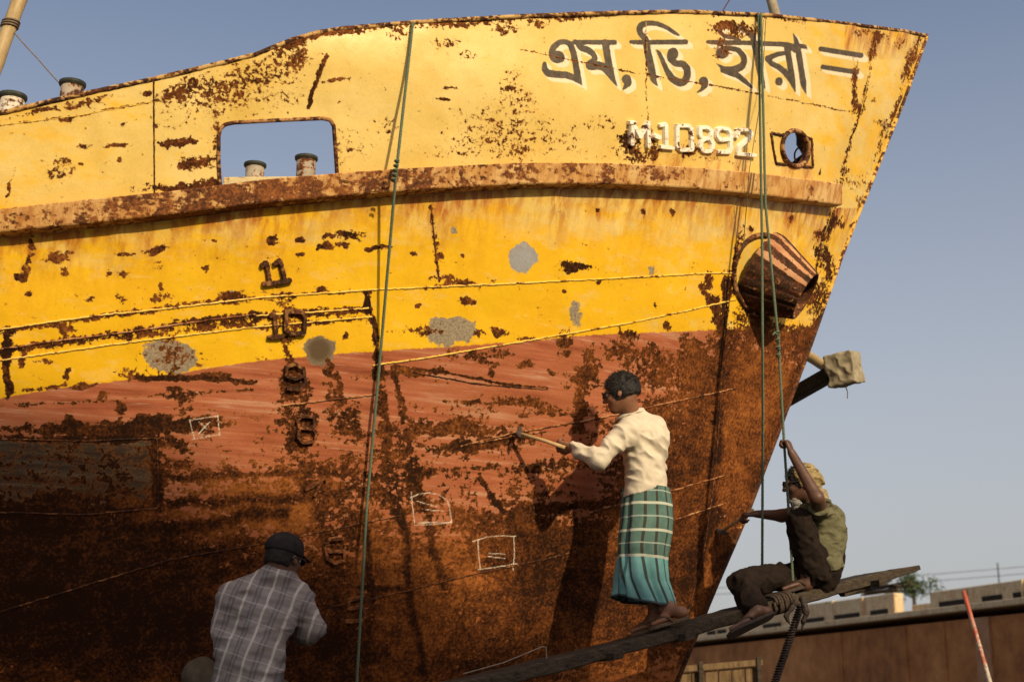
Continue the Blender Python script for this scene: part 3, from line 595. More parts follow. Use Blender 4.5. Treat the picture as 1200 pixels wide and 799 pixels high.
# hull thickness inside the fairlead: short sleeve, and behind it a black plate put in for the far plating's shade
q = resample(np.array(HOLE + [HOLE[0]], float), 60)[:-1]; p0 = hull_at(q[:, 0], q[:, 1]); inn = -hull_n(hull_at(np.array(932.), np.array(174.)))
sl = MB(); m = len(p0); sl.add(np.vstack([p0, p0 + inn * 0.05]), [[i, (i+1) % m, m + (i+1) % m, m + i] for i in range(m)]); sl.build('fairlead_sleeve', M_RUST, ship)

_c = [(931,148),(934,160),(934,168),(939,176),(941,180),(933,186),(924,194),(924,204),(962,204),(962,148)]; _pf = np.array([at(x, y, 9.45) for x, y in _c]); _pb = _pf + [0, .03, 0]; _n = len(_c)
MB().add(np.vstack([_pf, _pb]), [list(range(_n)), list(range(_n, 2*_n))[::-1]] + [[i, (i+1) % _n, _n + (i+1) % _n, _n + i] for i in range(_n)]).build('fairlead_shade_plate', simple('shade_plate_black', (.008, .006, .006), (.02, .014, .012)), ship)  # black plate added in the outline of the shaded far side
_t = np.linspace(2.0, 5.4, 14); MB().tube(np.array([at(940 + 9*math.cos(a_), 183 + 11*math.sin(a_), 9.43) for a_ in _t]), .007, 6).build('lifting_ring', M_RUST, ship, True)
# raised figures, welded on
def figure(strokes, rad_px, thick, name, mat, label=None, jig=0.0):
    mb = MB(); k = 0
    for s_ in strokes:
        q = resample(np.array(s_, float), max(2, int(sum(math.dist(a, b) for a, b in zip(s_[:-1], s_[1:])) / 1.6) + 1)); n = len(q)
        T = np.gradient(q, axis=0); T /= np.linalg.norm(T, axis=1, keepdims=True) + 1e-9; Nn = np.stack([-T[:, 1], T[:, 0]], 1)
        q = np.vstack([q[0] - T[0] * rad_px * .7, q, q[-1] + T[-1] * rad_px * .7]); Nn = np.vstack([Nn[0], Nn, Nn[-1]]); n += 2
        rr = rad_px * (1 + jig * RNG.normal(0, 1, n)); rr[0] *= .8; rr[-1] *= .8
        L_ = q + Nn * rr[:, None]; R_ = q - Nn * rr[:, None]; k += 1; th = thick + 0.0017 * k
        rr = rr * .93; rings = [hull_at(L_[:, 0], L_[:, 1], -0.008), hull_at((q+Nn*rr[:, None]*.96)[:, 0], (q+Nn*rr[:, None]*.96)[:, 1], th*.8), hull_at((q+Nn*rr[:, None]*.7)[:, 0], (q+Nn*rr[:, None]*.7)[:, 1], th + 0.012),
                 hull_at((q-Nn*rr[:, None]*.7)[:, 0], (q-Nn*rr[:, None]*.7)[:, 1], th + 0.012), hull_at((q-Nn*rr[:, None]*.96)[:, 0], (q-Nn*rr[:, None]*.96)[:, 1], th*.8), hull_at(R_[:, 0], R_[:, 1], -0.008)]
        V = np.stack(rings, 1).reshape(-1, 3)
        F = [[i*6+j, (i+1)*6+j, (i+1)*6+(j+1) % 6, i*6+(j+1) % 6] for i in range(n-1) for j in range(6)] + [list(range(6)), [(n-1)*6+j for j in range(6)][::-1]]
        mb.add(V, F)
    o = mb.build(name, mat, ship, False)
    if label: o['label'] = label
    return o
def reg(x, y): return (725 + x / 7.5, 130 + y / 7.5)
REG = {
 'M': [[(105,290),(108,110)],[(108,110),(175,230)],[(175,230),(240,110)],[(240,110),(245,310)],[(90,105),(120,105)]],
 'dash': [[(303,214),(338,226)],[(303,226),(338,238)]], '1': [[(360,130),(400,118),(405,320)],[(365,318),(455,328)]],
 '0': [[(500,140),(500,310),(530,345),(630,345),(625,160),(600,135),(500,135)]],
 '8': [[(700,150),(700,220),(740,250),(790,240),(800,180),(770,150),(700,150)],[(740,250),(710,270),(700,320),(730,355),(800,360),(810,290),(790,250)]],
 '9': [[(960,250),(880,260),(855,225),(855,165),(890,155),(950,165),(970,200),(970,330),(955,365),(870,362)]],
 '2': [[(1025,225),(1035,175),(1080,165),(1130,175),(1150,205),(1130,245),(1045,320),(1040,380)],[(1035,380),(1175,392)]]}
for k_, ss_ in REG.items(): figure([[reg(*p) for p in s_] for s_ in ss_], 2.9, 0.010, 'registration_figure', M_REG)
def dm(x, y): return (290 + x / 5, 290 + y / 5)
figure([[dm(85,105),dm(110,85),dm(128,200)],[dm(95,212),dm(155,208)]], 3.2, .010, 'draught_mark', M_MARK, None, .12)
figure([[dm(160,95),dm(190,75),dm(218,195)],[dm(180,205),dm(245,192)]], 3.2, .010, 'draught_mark', M_MARK, None, .12)
figure([[dm(135,400),dm(155,385),dm(165,500)],[dm(125,525),dm(195,520)],[dm(225,380),dm(220,480),dm(250,505),dm(330,500),dm(335,400),dm(310,375),dm(225,375)]], 3.0, .010, 'draught_mark', M_MARK, None, .12)
figure([[(355,432),(345,426),(335,430),(335,440),(345,444),(354,440)],[(355,431),(357,447),(350,456),(337,455)]], 2.4, .014, 'draught_mark', M_MARK, None, .1)
figure([[(352,487),(348,492),(350,500),(364,502),(368,496),(366,488),(352,487)],[(350,502),(348,511),(354,518),(367,516),(370,508),(366,502)]], 2.2, .014, 'draught_mark', M_MARKR, None, .16)
figure([[(358,573),(364,570),(380,559),(381,562)],[(376,563),(368,579)]], 1.8, .010, 'draught_mark', M_MARKR, None, .16)
figure([[(399,630),(385,631),(380,640),(383,654),(392,659),(402,655),(403,645),(385,645)]], 2.2, .013, 'draught_mark', M_MARKR, None, .16)
figure([[(425,698),(408,702),(407,712),(424,710),(427,719),(422,726),(406,727)]], 2.2, .013, 'draught_mark', M_MARKR, None, .16)

# hawse pipe: cone-like casting of staves leaving the plating towards the bow and down
pc = hull_at(np.array(896.), np.array(322.)); nrm = hull_n(pc)
tip = at(944, 347, 9.26)
def hawse():
    root = ship; ax = tip - pc; L = np.linalg.norm(ax); ax /= L
    Uv = np.cross(ax, [0, 0, 1]); Uv /= np.linalg.norm(Uv); Wv = np.cross(Uv, ax)
    n, seg = 22, 96; V = []; dn = []
    st_ = np.linspace(-0.06, L, n)
    for i, t in enumerate(st_):
        f = max(t, 0) / L; rad = 0.300 * (1 - f) + 0.180 * f
        for k in range(seg):
            a_ = 2*math.pi*k/seg; g_ = abs(((k / seg * 16) % 1) - .5) * 2; groove = 0.012 * (g_ > .78)
            V.append(pc + ax * t + (rad - groove) * (math.cos(a_) * Uv + math.sin(a_) * Wv)); dn.append(1.1 if g_ > .62 else (.42 + .35 * (math.sin(a_) < 0.1)))
    nn = n * seg
    for i, (rad, t) in enumerate(((0.165, L + .003), (0.155, L - .02), (0.150, L - .15), (0.150, 0.02))):
        for k in range(seg):
            a_ = 2*math.pi*k/seg; V.append(pc + ax * t + rad * (math.cos(a_) * Uv + math.sin(a_) * Wv)); dn.append(.85)
    tot = n + 4
    F = [[i*seg+k, i*seg+(k+1)%seg, (i+1)*seg+(k+1)%seg, (i+1)*seg+k] for i in range(tot-1) for k in range(seg)]
    F.append([(tot-1)*seg+k for k in range(seg)])
    o = mesh_np('hawse_pipe', V, F, M_PIPE); adopt(o, root); attr(o, 'rust', dn)
hawse()
rim = [(897 + 37*math.cos(t)*.92 - 4, 322 + 47*math.sin(t)) for t in np.linspace(0, 2*math.pi, 40)[:-1]]
q = resample(np.array(rim + [rim[0]], float), 90)[:-1]; pr = hull_at(q[:, 0], q[:, 1], .008); MB().tube(np.vstack([pr, pr[:1]]), 0.018, 8, False, .1).build('hawse_flange', M_RIM, ship, True)

# bollards on deck seen through the opening and above the bulwark
def bollard(u, v, Y, rad, hgt, mat, rimw=1.12, lean=0.0, cap=M_CAP):
    top = at(u, v, Y); n = 24; mb = MB(); base = top - [lean, 0, hgt]
    mb.tube([base, base*.5+top*.5, top], [rad*.98, rad*.96, rad*.95], n); b = mb.build('bollard', mat, ship, True)
    for p_ in b.data.polygons:
        if len(p_.vertices) > 4: p_.use_smooth = False
    c = MB().tube([top - [0, 0, rad*.28], top - [0, 0, rad*.1], top + [0, 0, rad*.12], top + [0, 0, rad*.16]], [rad*1.0, rad*rimw, rad*rimw, rad*.9], n).build('cap', cap, None, False)
    c.parent = b; return b
bollard(15, 114, 7.45, 0.072, 0.85, M_BOLLW); bollard(85, 99, 7.45, 0.068, 0.85, M_BOLL)
bollard(299, 194, 8.6, 0.064, 0.40, M_BOLL, 1.15); bollard(359, 186, 8.6, 0.066, 0.40, M_BOLL, 1.15)
bp = at(332, 214, 8.6); MB().frame_box(bp - [0, 0, .06], (0.36, 0.02, 0.012), (0, .14, 0), (0, 0, .05)).build('bollard_base', rust_paint('base_cream', (.5,.4,.2), (.6,.48,.25), .4, .4), ship, bevel=.01)

# ------------------------------------------------------------------ bodies and clothes: distance fields turned into one skin each
def unit(v): v = np.asarray(v, float); return v / (np.linalg.norm(v) + 1e-12)
class SDF:
    def __init__(s, h=0.006): s.h = h; s.ops = []; s.lo = np.full(3, 1e9); s.hi = np.full(3, -1e9); s.post = []
    def _add(s, fn, lo, hi, k, op='u'):
        lo, hi = np.asarray(lo) - .012, np.asarray(hi) + .012
        if op == 'u': s.lo = np.minimum(s.lo, lo); s.hi = np.maximum(s.hi, hi)
        s.ops.append((fn, lo, hi, k, op)); return s
    def cone(s, a, b, ra, rb, k=.02, flat=None, fac=1.0, op='u'):
        a, b = np.asarray(a, float), np.asarray(b, float); ab = b - a; L2 = ab.dot(ab) + 1e-12; r = max(ra, rb)
        fd = None if flat is None else unit(flat)
        def fn(P):
            t = np.clip(((P - a) @ ab) / L2, 0, 1); q = P - a - t[..., None] * ab
            if fd is not None: q = q + (q @ fd)[..., None] * fd * (fac - 1)
            return np.sqrt((q * q).sum(-1)) - (ra + (rb - ra) * t)
        return s._add(fn, np.minimum(a, b) - r / min(fac, 1), np.maximum(a, b) + r / min(fac, 1), k, op)
    def chain(s, pts, radii, k=.015, **kw):
        for i in range(len(pts) - 1): s.cone(pts[i], pts[i+1], radii[i], radii[i+1], k, **kw)
        return s
    def ell(s, c, axes, rad, k=.02, op='u'):
        A = np.stack([unit(a) for a in axes]); c = np.asarray(c, float); rad = np.asarray(rad, float); m = rad.max()
        def fn(P):
            q = (P - c) @ A.T; k0 = np.sqrt(((q / rad) ** 2).sum(-1)); k1 = np.sqrt(((q / rad ** 2) ** 2).sum(-1)) + 1e-9
            return k0 * (k0 - 1) / k1
        return s._add(fn, c - m, c + m, k, op)
    def cut(s, point, normal, k=.004):   # removes what lies on the normal's side
        p0, n = np.asarray(point, float), unit(normal)
        s.ops.append((lambda P: (P - p0) @ n, None, None, k, 'c')); return s
    def warp(s, fn): s.post.append(fn); return s
    def mesh(s, name, mat, parent=None, smooth_it=1):
        h = s.h; lo = s.lo - .02; n = np.ceil((s.hi + .02 - lo) / h).astype(int) + 1
        F = np.full(n, .08, np.float32); ax = [lo[i] + h * np.arange(n[i]) for i in range(3)]
        def block(l, hh):
            i0 = np.clip(np.floor((l - lo) / h).astype(int), 0, n - 1); i1 = np.clip(np.ceil((hh - lo) / h).astype(int) + 1, 1, n)
            sl = tuple(slice(a_, b_) for a_, b_ in zip(i0, i1))
            return sl, np.stack(np.meshgrid(ax[0][sl[0]], ax[1][sl[1]], ax[2][sl[2]], indexing='ij'), -1)
        for fn, l, hh, k, op in s.ops:
            if op == 'c': sl, P = block(s.lo - .02, s.hi + .02)
            else: sl, P = block(l - .04, hh + .04)
            d = fn(P).astype(np.float32); f = F[sl]
            if op == 'u': hx = np.maximum(k - np.abs(f - d), 0) / k; F[sl] = np.minimum(f, d) - hx * hx * k * .25
            elif op == 's': d = -d; hx = np.maximum(k - np.abs(f - d), 0) / k; F[sl] = np.maximum(f, d) + hx * hx * k * .25
            else: hx = np.maximum(k - np.abs(f - d), 0) / k; F[sl] = np.maximum(f, d) + hx * hx * k * .25
        for fn in s.post:
            m = np.abs(F) < .035; ii = np.nonzero(m); P = np.stack([ax[0][ii[0]], ax[1][ii[1]], ax[2][ii[2]]], -1); F[ii] += fn(P).astype(np.float32)
        # surface nets
        ins = F < 0; c = np.zeros(np.array(n) - 1, np.int8)
        for dx in (0, 1):
            for dy in (0, 1):
                for dz in (0, 1): c += ins[dx:n[0]-1+dx, dy:n[1]-1+dy, dz:n[2]-1+dz]
        act = np.nonzero((c > 0) & (c < 8)); N = len(act[0]); vid = np.full(c.shape, -1, np.int32); vid[act] = np.arange(N)
        cor = [(a_, b_, d_) for a_ in (0, 1) for b_ in (0, 1) for d_ in (0, 1)]
        val = {q_: F[act[0]+q_[0], act[1]+q_[1], act[2]+q_[2]] for q_ in cor}; acc = np.zeros((N, 3)); cnt = np.zeros(N)
        for p_ in cor:
            for q_ in cor:
                if p_ < q_ and sum(abs(a_ - b_) for a_, b_ in zip(p_, q_)) == 1:
                    v0, v1 = val[p_], val[q_]; m = (v0 < 0) != (v1 < 0); t = np.where(m, v0 / (v0 - v1 + 1e-12), 0)
                    pos = np.array(p_) + t[:, None] * (np.array(q_) - np.array(p_)); acc += np.where(m[:, None], pos, 0); cnt += m
        V = lo + h * (np.stack(act, -1) + acc / np.maximum(cnt, 1)[:, None]); faces = []
        for axis in range(3):
            o1, o2 = [(1, 2), (2, 0), (0, 1)][axis]
            a0 = [slice(1, -1)] * 3; a1 = [slice(1, -1)] * 3; a0[axis] = slice(0, -1); a1[axis] = slice(1, None)
            A0, A1 = ins[tuple(a0)], ins[tuple(a1)]; off = np.array([1, 1, 1]); off[axis] = 0
            for flip, m in ((0, A0 & ~A1), (1, ~A0 & A1)):
                ii = np.stack(np.nonzero(m), -1) + off
                e1 = np.zeros(3, int); e1[o1] = 1; e2 = np.zeros(3, int); e2[o2] = 1
                q = [vid[tuple((ii - a_).T)] for a_ in (e1 + e2, e2, np.zeros(3, int), e1)]
                q = np.stack(q if not flip else q[::-1], -1); faces.append(q)
        Fc = np.concatenate(faces); Fc = Fc[(Fc >= 0).all(1)]
        for _ in range(smooth_it):
            E_ = np.concatenate([Fc[:, [0, 1]], Fc[:, [1, 2]], Fc[:, [2, 3]], Fc[:, [3, 0]]]); sm_ = np.zeros_like(V); ct = np.zeros(N)
            for k_ in range(3): sm_[:, k_] = np.bincount(E_[:, 0], V[E_[:, 1], k_], N) + np.bincount(E_[:, 1], V[E_[:, 0], k_], N)
            ct = np.bincount(E_[:, 0], minlength=N) + np.bincount(E_[:, 1], minlength=N); V = np.where(ct[:, None] > 0, V * .5 + .5 * sm_ / np.maximum(ct, 1)[:, None], V)
        o = mesh_np(name, V, Fc, mat)
        if parent is not None: adopt(o, parent)
        s.V = V; return o
def folds(scale, amp, stretch=(1, 1, 1), seed=0.0, ridge=True):
    st = np.asarray(stretch)
    def fn(P):
        n = fbm(P * scale * st + seed, 3)
        if ridge: n = 1 - np.abs(n * 2 - 1) * 2.2
        return -(n - .45) * amp
    return fn
def frame(f, up=(0, 0, 1)):
    f = unit(f); s_ = unit(np.cross(up, f)); return f, s_, np.cross(f, s_)   # forward, left, up
def head(S, c, f, up=(0, 0, 1), neck=None, z=1.0, beard=False):
    f, l, u = frame(f, up); ax = (f, l, u); c = np.asarray(c, float)
    S.ell(c + u*.022*z - f*.012*z, ax, np.array([.098, .077, .100])*z, .02).ell(c + f*.030*z - u*.040*z, ax, np.array([.060, .060, .072])*z, .03)
    S.ell(c + f*.062*z - u*.092*z, ax, np.array([.024, .026, .022])*z, .03)
    for q in (1, -1):
        S.ell(c + l*q*.079*z - f*.008*z - u*.008*z, (unit(f*.85+u*.3), unit(l + f*.3*q*-1), u), np.array([.016, .008, .028])*z, .008)
        S.ell(c + f*.062*z + l*q*.040*z - u*.030*z, ax, np.array([.022, .018, .018])*z, .02)
        S.ell(c + f*.092*z + l*q*.031*z + u*.000*z, ax, np.array([.016, .017, .012])*z, .012, 's')
    S.cone(c + f*.088*z - l*.034*z + u*.019*z, c + f*.088*z + l*.034*z + u*.019*z, .010*z, .010*z, .015)
    S.cone(c + f*.090*z + u*.006*z, c + f*.112*z - u*.030*z, .0085*z, .0135*z, .012)
    for q in (1, -1): S.ell(c + f*.100*z + l*q*.011*z - u*.034*z, ax, np.array([.010, .008, .008])*z, .006)
    S.ell(c + f*.086*z - u*.058*z, ax, np.array([.012, .024, .0065])*z, .006).ell(c + f*.084*z - u*.070*z, ax, np.array([.011, .020, .007])*z, .006)
    if neck is not None: S.cone(c - u*.06*z - f*.025*z, neck, .052*z, .058*z, .03)
def hair(c, f, up, mat, parent, z=1.0, grow=.010, nape=-.055, h=.0045, name='hair'):
    f, l, u = frame(f, up); ax = (f, l, u); S = SDF(h)
    S.ell(c + u*.024*z - f*.014*z, ax, (np.array([.100, .079, .100]) + grow)*z, .01).ell(c - f*.050*z - u*.02*z, ax, np.array([.060, .070, .07])*z + grow*.4, .02)
    S.cut(c + f*.060*z + u*.01*z, unit(f*.88 - u*.47)); S.cut(c + u*nape*z, unit(-u - f*.25))
    for q in (1, -1): S.ell(c + l*q*.085*z - f*.0*z - u*.020*z, ax, (.017, .03, .024), .01, 's')
    S.warp(lambda P: -(fbm(P * 45, 4) - .5) * .013); o = S.mesh(name, mat, parent, 0)
    rg = np.random.default_rng(11); idx_ = rg.choice(len(S.V), 2600); V = []; F = []; cc = c + u*.02
    for i in idx_:
        p = S.V[i]; nn_ = unit(p - cc); d = unit(nn_*.55 + f*.35*(np.dot(p - c, f) > 0) - u*.5*(np.dot(p - c, u) < .05) + rg.normal(0, .38, 3)); sd = unit(np.cross(d, nn_ + .01))*.0022; L = rg.uniform(.008, .020)*(1.25 if np.dot(p - c, u) > .04 else .45); n = len(V)
        V += [p - sd - nn_*.002, p + sd - nn_*.002, p + nn_*.003 - nn_*.002, p + d*L]; F += [[n, n+1, n+3], [n+1, n+2, n+3], [n+2, n, n+3]]
    bm = bmesh.new(); bm.from_mesh(o.data); vv = [bm.verts.new(q) for q in V]
    for a_ in F: bm.faces.new([vv[k] for k in a_])
    bm.to_mesh(o.data); bm.free(); return o
def hand(S, w, d, n, thumb, curl=(35, 50, 35), z=1.0, tcurl=25, spread=.0):
    """w wrist, d towards the knuckles, n the way the palm faces, thumb: +1/-1 side of cross(d,n)"""
    d = unit(d); n = unit(n - d * np.dot(n, d)); s_ = np.cross(d, n) * thumb; w = np.asarray(w, float)
    offs = [.033, .011, -.011, -.032]; ln = [(.043, .026, .020), (.048, .030, .022), (.044, .028, .021), (.034, .021, .018)]; kn = [.092, .096, .090, .080]
    for i in range(4):
        k0 = w + d*kn[i]*z + s_*offs[i]*z; S.cone(w + s_*offs[i]*.55*z + d*.01, k0, .016*z, .0125*z, .012)
        p = k0; a = 0.0
        for j in range(3):
            a += R(curl[j] + (i * 3)); dd = d*math.cos(a) + n*math.sin(a) + s_*spread*(1.5 - i)*.12; q = p + unit(dd)*ln[i][j]*z
            S.cone(p, q, (.0100, .0092, .0083)[j]*z, (.0092, .0083, .0072)[j]*z, .003); p = q
    p = w + d*.022*z + s_*.024*z; a = R(tcurl)
    for j, L in enumerate((.040, .032, .026)):
        dd = d*(.72 + .1*j) + s_*(.62 - .42*j) + n*(math.sin(a)*(.5 + .5*j)); q = p + unit(dd)*L*z; S.cone(p, q, (.0150, .0115, .0100)[j]*z, (.0115, .0100, .0078)[j]*z, .006); p = q
def foot(S, ankle, heel, toe, n_up, z=1.0):
    f = unit(np.asarray(toe) - heel); u = unit(n_up - f*np.dot(n_up, f)); l = np.cross(u, f); L = np.linalg.norm(np.asarray(toe) - heel)
    S.ell(heel + f*.028 + u*.026, (f, l, u), (.036, .030, .028), .02).cone(ankle, heel + f*.045 + u*.04, .034, .034, .03)
    S.cone(ankle + f*.02 - u*.01, heel + f*(L*.72) + u*.020, .032, .021, .03); 
    for i, o_ in enumerate((.028, .010, -.006, -.020, -.032)):
        r = .013 if i == 0 else .0095; e = heel + f*(L*(1.0 - .045*i) - r) + l*o_ + u*.012
        S.cone(heel + f*(L*.55) + l*o_*.8 + u*.018, heel + f*(L*.78) + l*o_ + u*.015, .017, .014, .012).cone(heel + f*(L*.78) + l*o_ + u*.015, e, r*1.1, r, .003)
def glasses(c, f, up, parent, z=1.0):
    f, l, u = frame(f, up); mb = MB()
    for q in (1, -1):
        cc = c + f*.112*z + l*q*.034*z + u*.002; ring = [cc + l*.027*math.cos(t) + u*.017*math.sin(t) - f*.012*abs(math.cos(t))*(q*math.cos(t) > 0) for t in np.linspace(0, 2*math.pi, 17)]
        mb.tube(ring, .0042, 6, False)
        mb.tube([cc + l*q*.028 - f*.008, c + l*q*.078*z + f*.05*z + u*.006, c + l*q*.086*z - f*.012*z + u*.006, c + l*q*.080*z - f*.03*z - u*.012], .0050, 6)
    mb.tube([c + f*.113*z - l*.009, c + f*.118*z + u*.004, c + f*.113*z + l*.009], .0025, 6)
    fr_ = mb.build('glasses', M_GLF, parent, True); ln = MB()
    for q in (1, -1):
        cc = c + f*.1115*z + l*q*.034*z + u*.002; ring = [cc + l*.026*math.cos(t) + u*.016*math.sin(t) - f*.012*abs(math.cos(t))*(q*math.cos(t) > 0) for t in np.linspace(0, 2*math.pi, 17)[:-1]]
        ln.add(ring, [list(range(16))])
    L_ = ln.build('lens', M_LENS, None, False); L_.parent = fr_
def eyes(c, f, up, parent, z=1.0):
    f, l, u = frame(f, up)
    for q in (1, -1):
        cc = c + f*.080*z + l*q*.031*z; n = 8
        V = [cc + .0115*(math.sin(a)*math.cos(b)*l + math.cos(a)*u + math.sin(a)*math.sin(b)*f) for a in np.linspace(.05, math.pi-.05, n) for b in np.linspace(0, 2*math.pi, 13)[:-1]]
        MB().add(V, [[i*12+j, i*12+(j+1) % 12, (i+1)*12+(j+1) % 12, (i+1)*12+j] for i in range(n-1) for j in range(12)]).build('eye', M_EYE, parent, True)

def skin(name, c1, c2):
    g = G(name); P = g.P(); n = g.noise(P, 25, 5, 0.6)
    m = g.done(g.ramp(n, [(0.3, c1), (0.7, c2)]), 0.5, g.bump(g.noise(P, 160, 4, 0.6), .25, .003), 0.4)
    g.b.inputs['Subsurface Weight'].default_value = 0.08; g.b.inputs['Subsurface Scale'].default_value = 0.01; return m
M_SKIN = skin('brown_skin', (0.17, 0.072, 0.036), (0.23, 0.105, 0.055)); M_SKIN2 = skin('dark_brown_skin', (0.07, 0.032, 0.02), (0.11, 0.052, 0.032))
M_HAIR = simple('black_hair', (0.006, 0.005, 0.005), (0.022, 0.018, 0.016), 150, 0.65, 0.9, (1, 1, .4), .004)
M_GLF = simple('dark_frame_plastic', (0.008, 0.008, 0.008), (0.015, 0.014, 0.013), 30, 0.3); M_LENS = simple('dark_lens', (0.012, 0.012, 0.012), (0.02, 0.02, 0.02), 5, 0.08, 0)
M_EYE = simple('eye_white', (0.5, 0.45, 0.4), (0.6, 0.55, 0.5), 5, 0.2, 0)
def cloth(name, c1, c2, sc=30, weave=260):
    g = G(name); P = g.P(); a = g.noise(P, sc, 6, .65); w = g.noise(g.scale(P, (1, 1, .25)), weave, 2, .5)
    nb = g.bump(a, .5, .006, g.bump(w, .35, .0015)); return g.done(g.ramp(a, [(.3, c1), (.7, c2)]), .9, nb, .12)
M_SHIRT = cloth('cream_shirt_cloth', (0.50, 0.43, 0.33), (0.62, 0.54, 0.42), 14)
M_OLIVE = cloth('olive_shirt_cloth', (0.085, 0.08, 0.045), (0.15, 0.14, 0.08), 12)
M_TROU = cloth('brown_trouser_cloth', (0.009, 0.006, 0.005), (0.022, 0.014, 0.010), 16)
M_CAPC = cloth('black_cap_cloth', (0.012, 0.010, 0.012), (0.03, 0.026, 0.028), 25)
M_SCARF = cloth('yellow_scarf_cloth', (0.20, 0.145, 0.065), (0.34, 0.26, 0.13), 30)
M_BEARD = simple('grey_beard', (0.12, 0.115, 0.11), (0.28, 0.27, 0.26), 120, 0.8, 0.9)
M_SAND = simple('dark_sandal_rubber', (0.02, 0.012, 0.008), (0.05, 0.03, 0.02), 40, 0.7); M_SAND2 = simple('brown_sandal_leather', (0.06, 0.038, 0.02), (0.12, 0.08, 0.045), 40, 0.7)
M_HAND = simple('tool_handle_wood', (0.35, 0.22, 0.10), (0.5, 0.34, 0.17), 40, 0.6, .3, (1, 1, 1)); M_IRON = simple('tool_iron', (0.03, 0.022, 0.018), (0.08, 0.06, 0.05), 60, 0.5)
def stripes(g, x, period, centre, half_w, soft=.15):
    """1 inside a stripe of half width half_w (share of the period) around centre"""
    fr_ = g.math('FRACT', g.math('DIVIDE', x, period)); d = g.math('ABSOLUTE', g.math('SUBTRACT', fr_, centre))
    return g.step(d, half_w * (1 + soft), half_w * (1 - soft))
def plaid_shirt():
    g = G('plaid_shirt_cloth', .9); P = g.P(); a = g.noise(P, 12, 4, .6); o = g.xyz(g.scale(P, (1, 1, 1), (0, 0, 0), (0, R(-17), 0)))
    wob = g.math('MULTIPLY', g.math('SUBTRACT', g.noise(P, 8, 2, .5), .5), .02); x = g.math('ADD', o[0], wob); zz = g.math('ADD', o[2], wob)
    c = g.ramp(a, [(.3, (0.19, 0.17, 0.165)), (.7, (0.25, 0.225, 0.22))])
    c = g.mix(g.math('MULTIPLY', stripes(g, x, .115, .25, .13), .65), c, (0.085, 0.085, 0.08)); c = g.mix(g.math('MULTIPLY', stripes(g, x, .115, .25, .045), .5), c, (.26, .23, .26))
    c = g.mix(g.math('MULTIPLY', stripes(g, zz, .09, .5, .12), .35), c, (0.12, 0.105, 0.125)); c = g.mix(g.math('MULTIPLY', stripes(g, zz, .09, .1, .03), .35), c, (.5, .46, .48))
    c = g.mix(g.math('MULTIPLY', stripes(g, x, .115, .75, .055), .8), c, (0.46, 0.44, 0.41))
    return g.done(c, .9, g.bump(a, .4, .006), .1)
M_PLAID = plaid_shirt()

PLK = [(120, 893, 7.1), (520, 800, 7.86), (640, 772, 8.20), (739, 747, 8.46), (808, 727, 8.66), (870, 710, 8.90), (958, 686, 9.17), (1010, 673, 9.34), (1064, 660, 9.48)]
pk = np.array([P3(*p) for p in PLK]); PK0 = pk[0]; PKT = unit(pk[-1] - pk[0]); pks = smooth_path(pk, 140, 31)
def on_plank(p, lift=.014):
    p = np.array(p, float); p[2] = np.interp(p[0], pks[:, 0], pks[:, 2]) + lift; return p
# ------------------------------------------------------------------ the man hammering, standing on the plank
def hammer(name, a, b, head_dir, mat_h, hl=.075, label=None, r=.0115):
    a, b = np.asarray(a), np.asarray(b); root = empty(name, a, label, 'hammer'); ax = unit(b - a)
    MB().tube([a, a*.6+b*.4 + [0, 0, .004], b + ax*.02], [r*1.1, r, r*.9], 10).build('handle', mat_h, root, True)
    hd = unit(head_dir); sd_ = unit(np.cross(hd, ax)); mb = MB()
    prof = [(-1, .008, .016), (-.75, .011, .014), (-.3, .015, .015), (.3, .015, .015), (.75, .011, .014), (1, .003, .019)]
    V = []
    for t, h1, h2 in prof:
        for sx_, sy_ in ((-1, -1), (1, -1), (1, 1), (-1, 1)): V.append(b + hd*t*hl + ax*h1*sx_ - ax*.012*t*t + sd_*h2*sy_)
    mb.add(V, [[i*4+j, i*4+(j+1) % 4, (i+1)*4+(j+1) % 4, (i+1)*4+j] for i in range(5) for j in range(4)] + [[3, 2, 1, 0], [20, 21, 22, 23]])
    mb.build('hammer_head', M_IRON, root, False, .002); return root
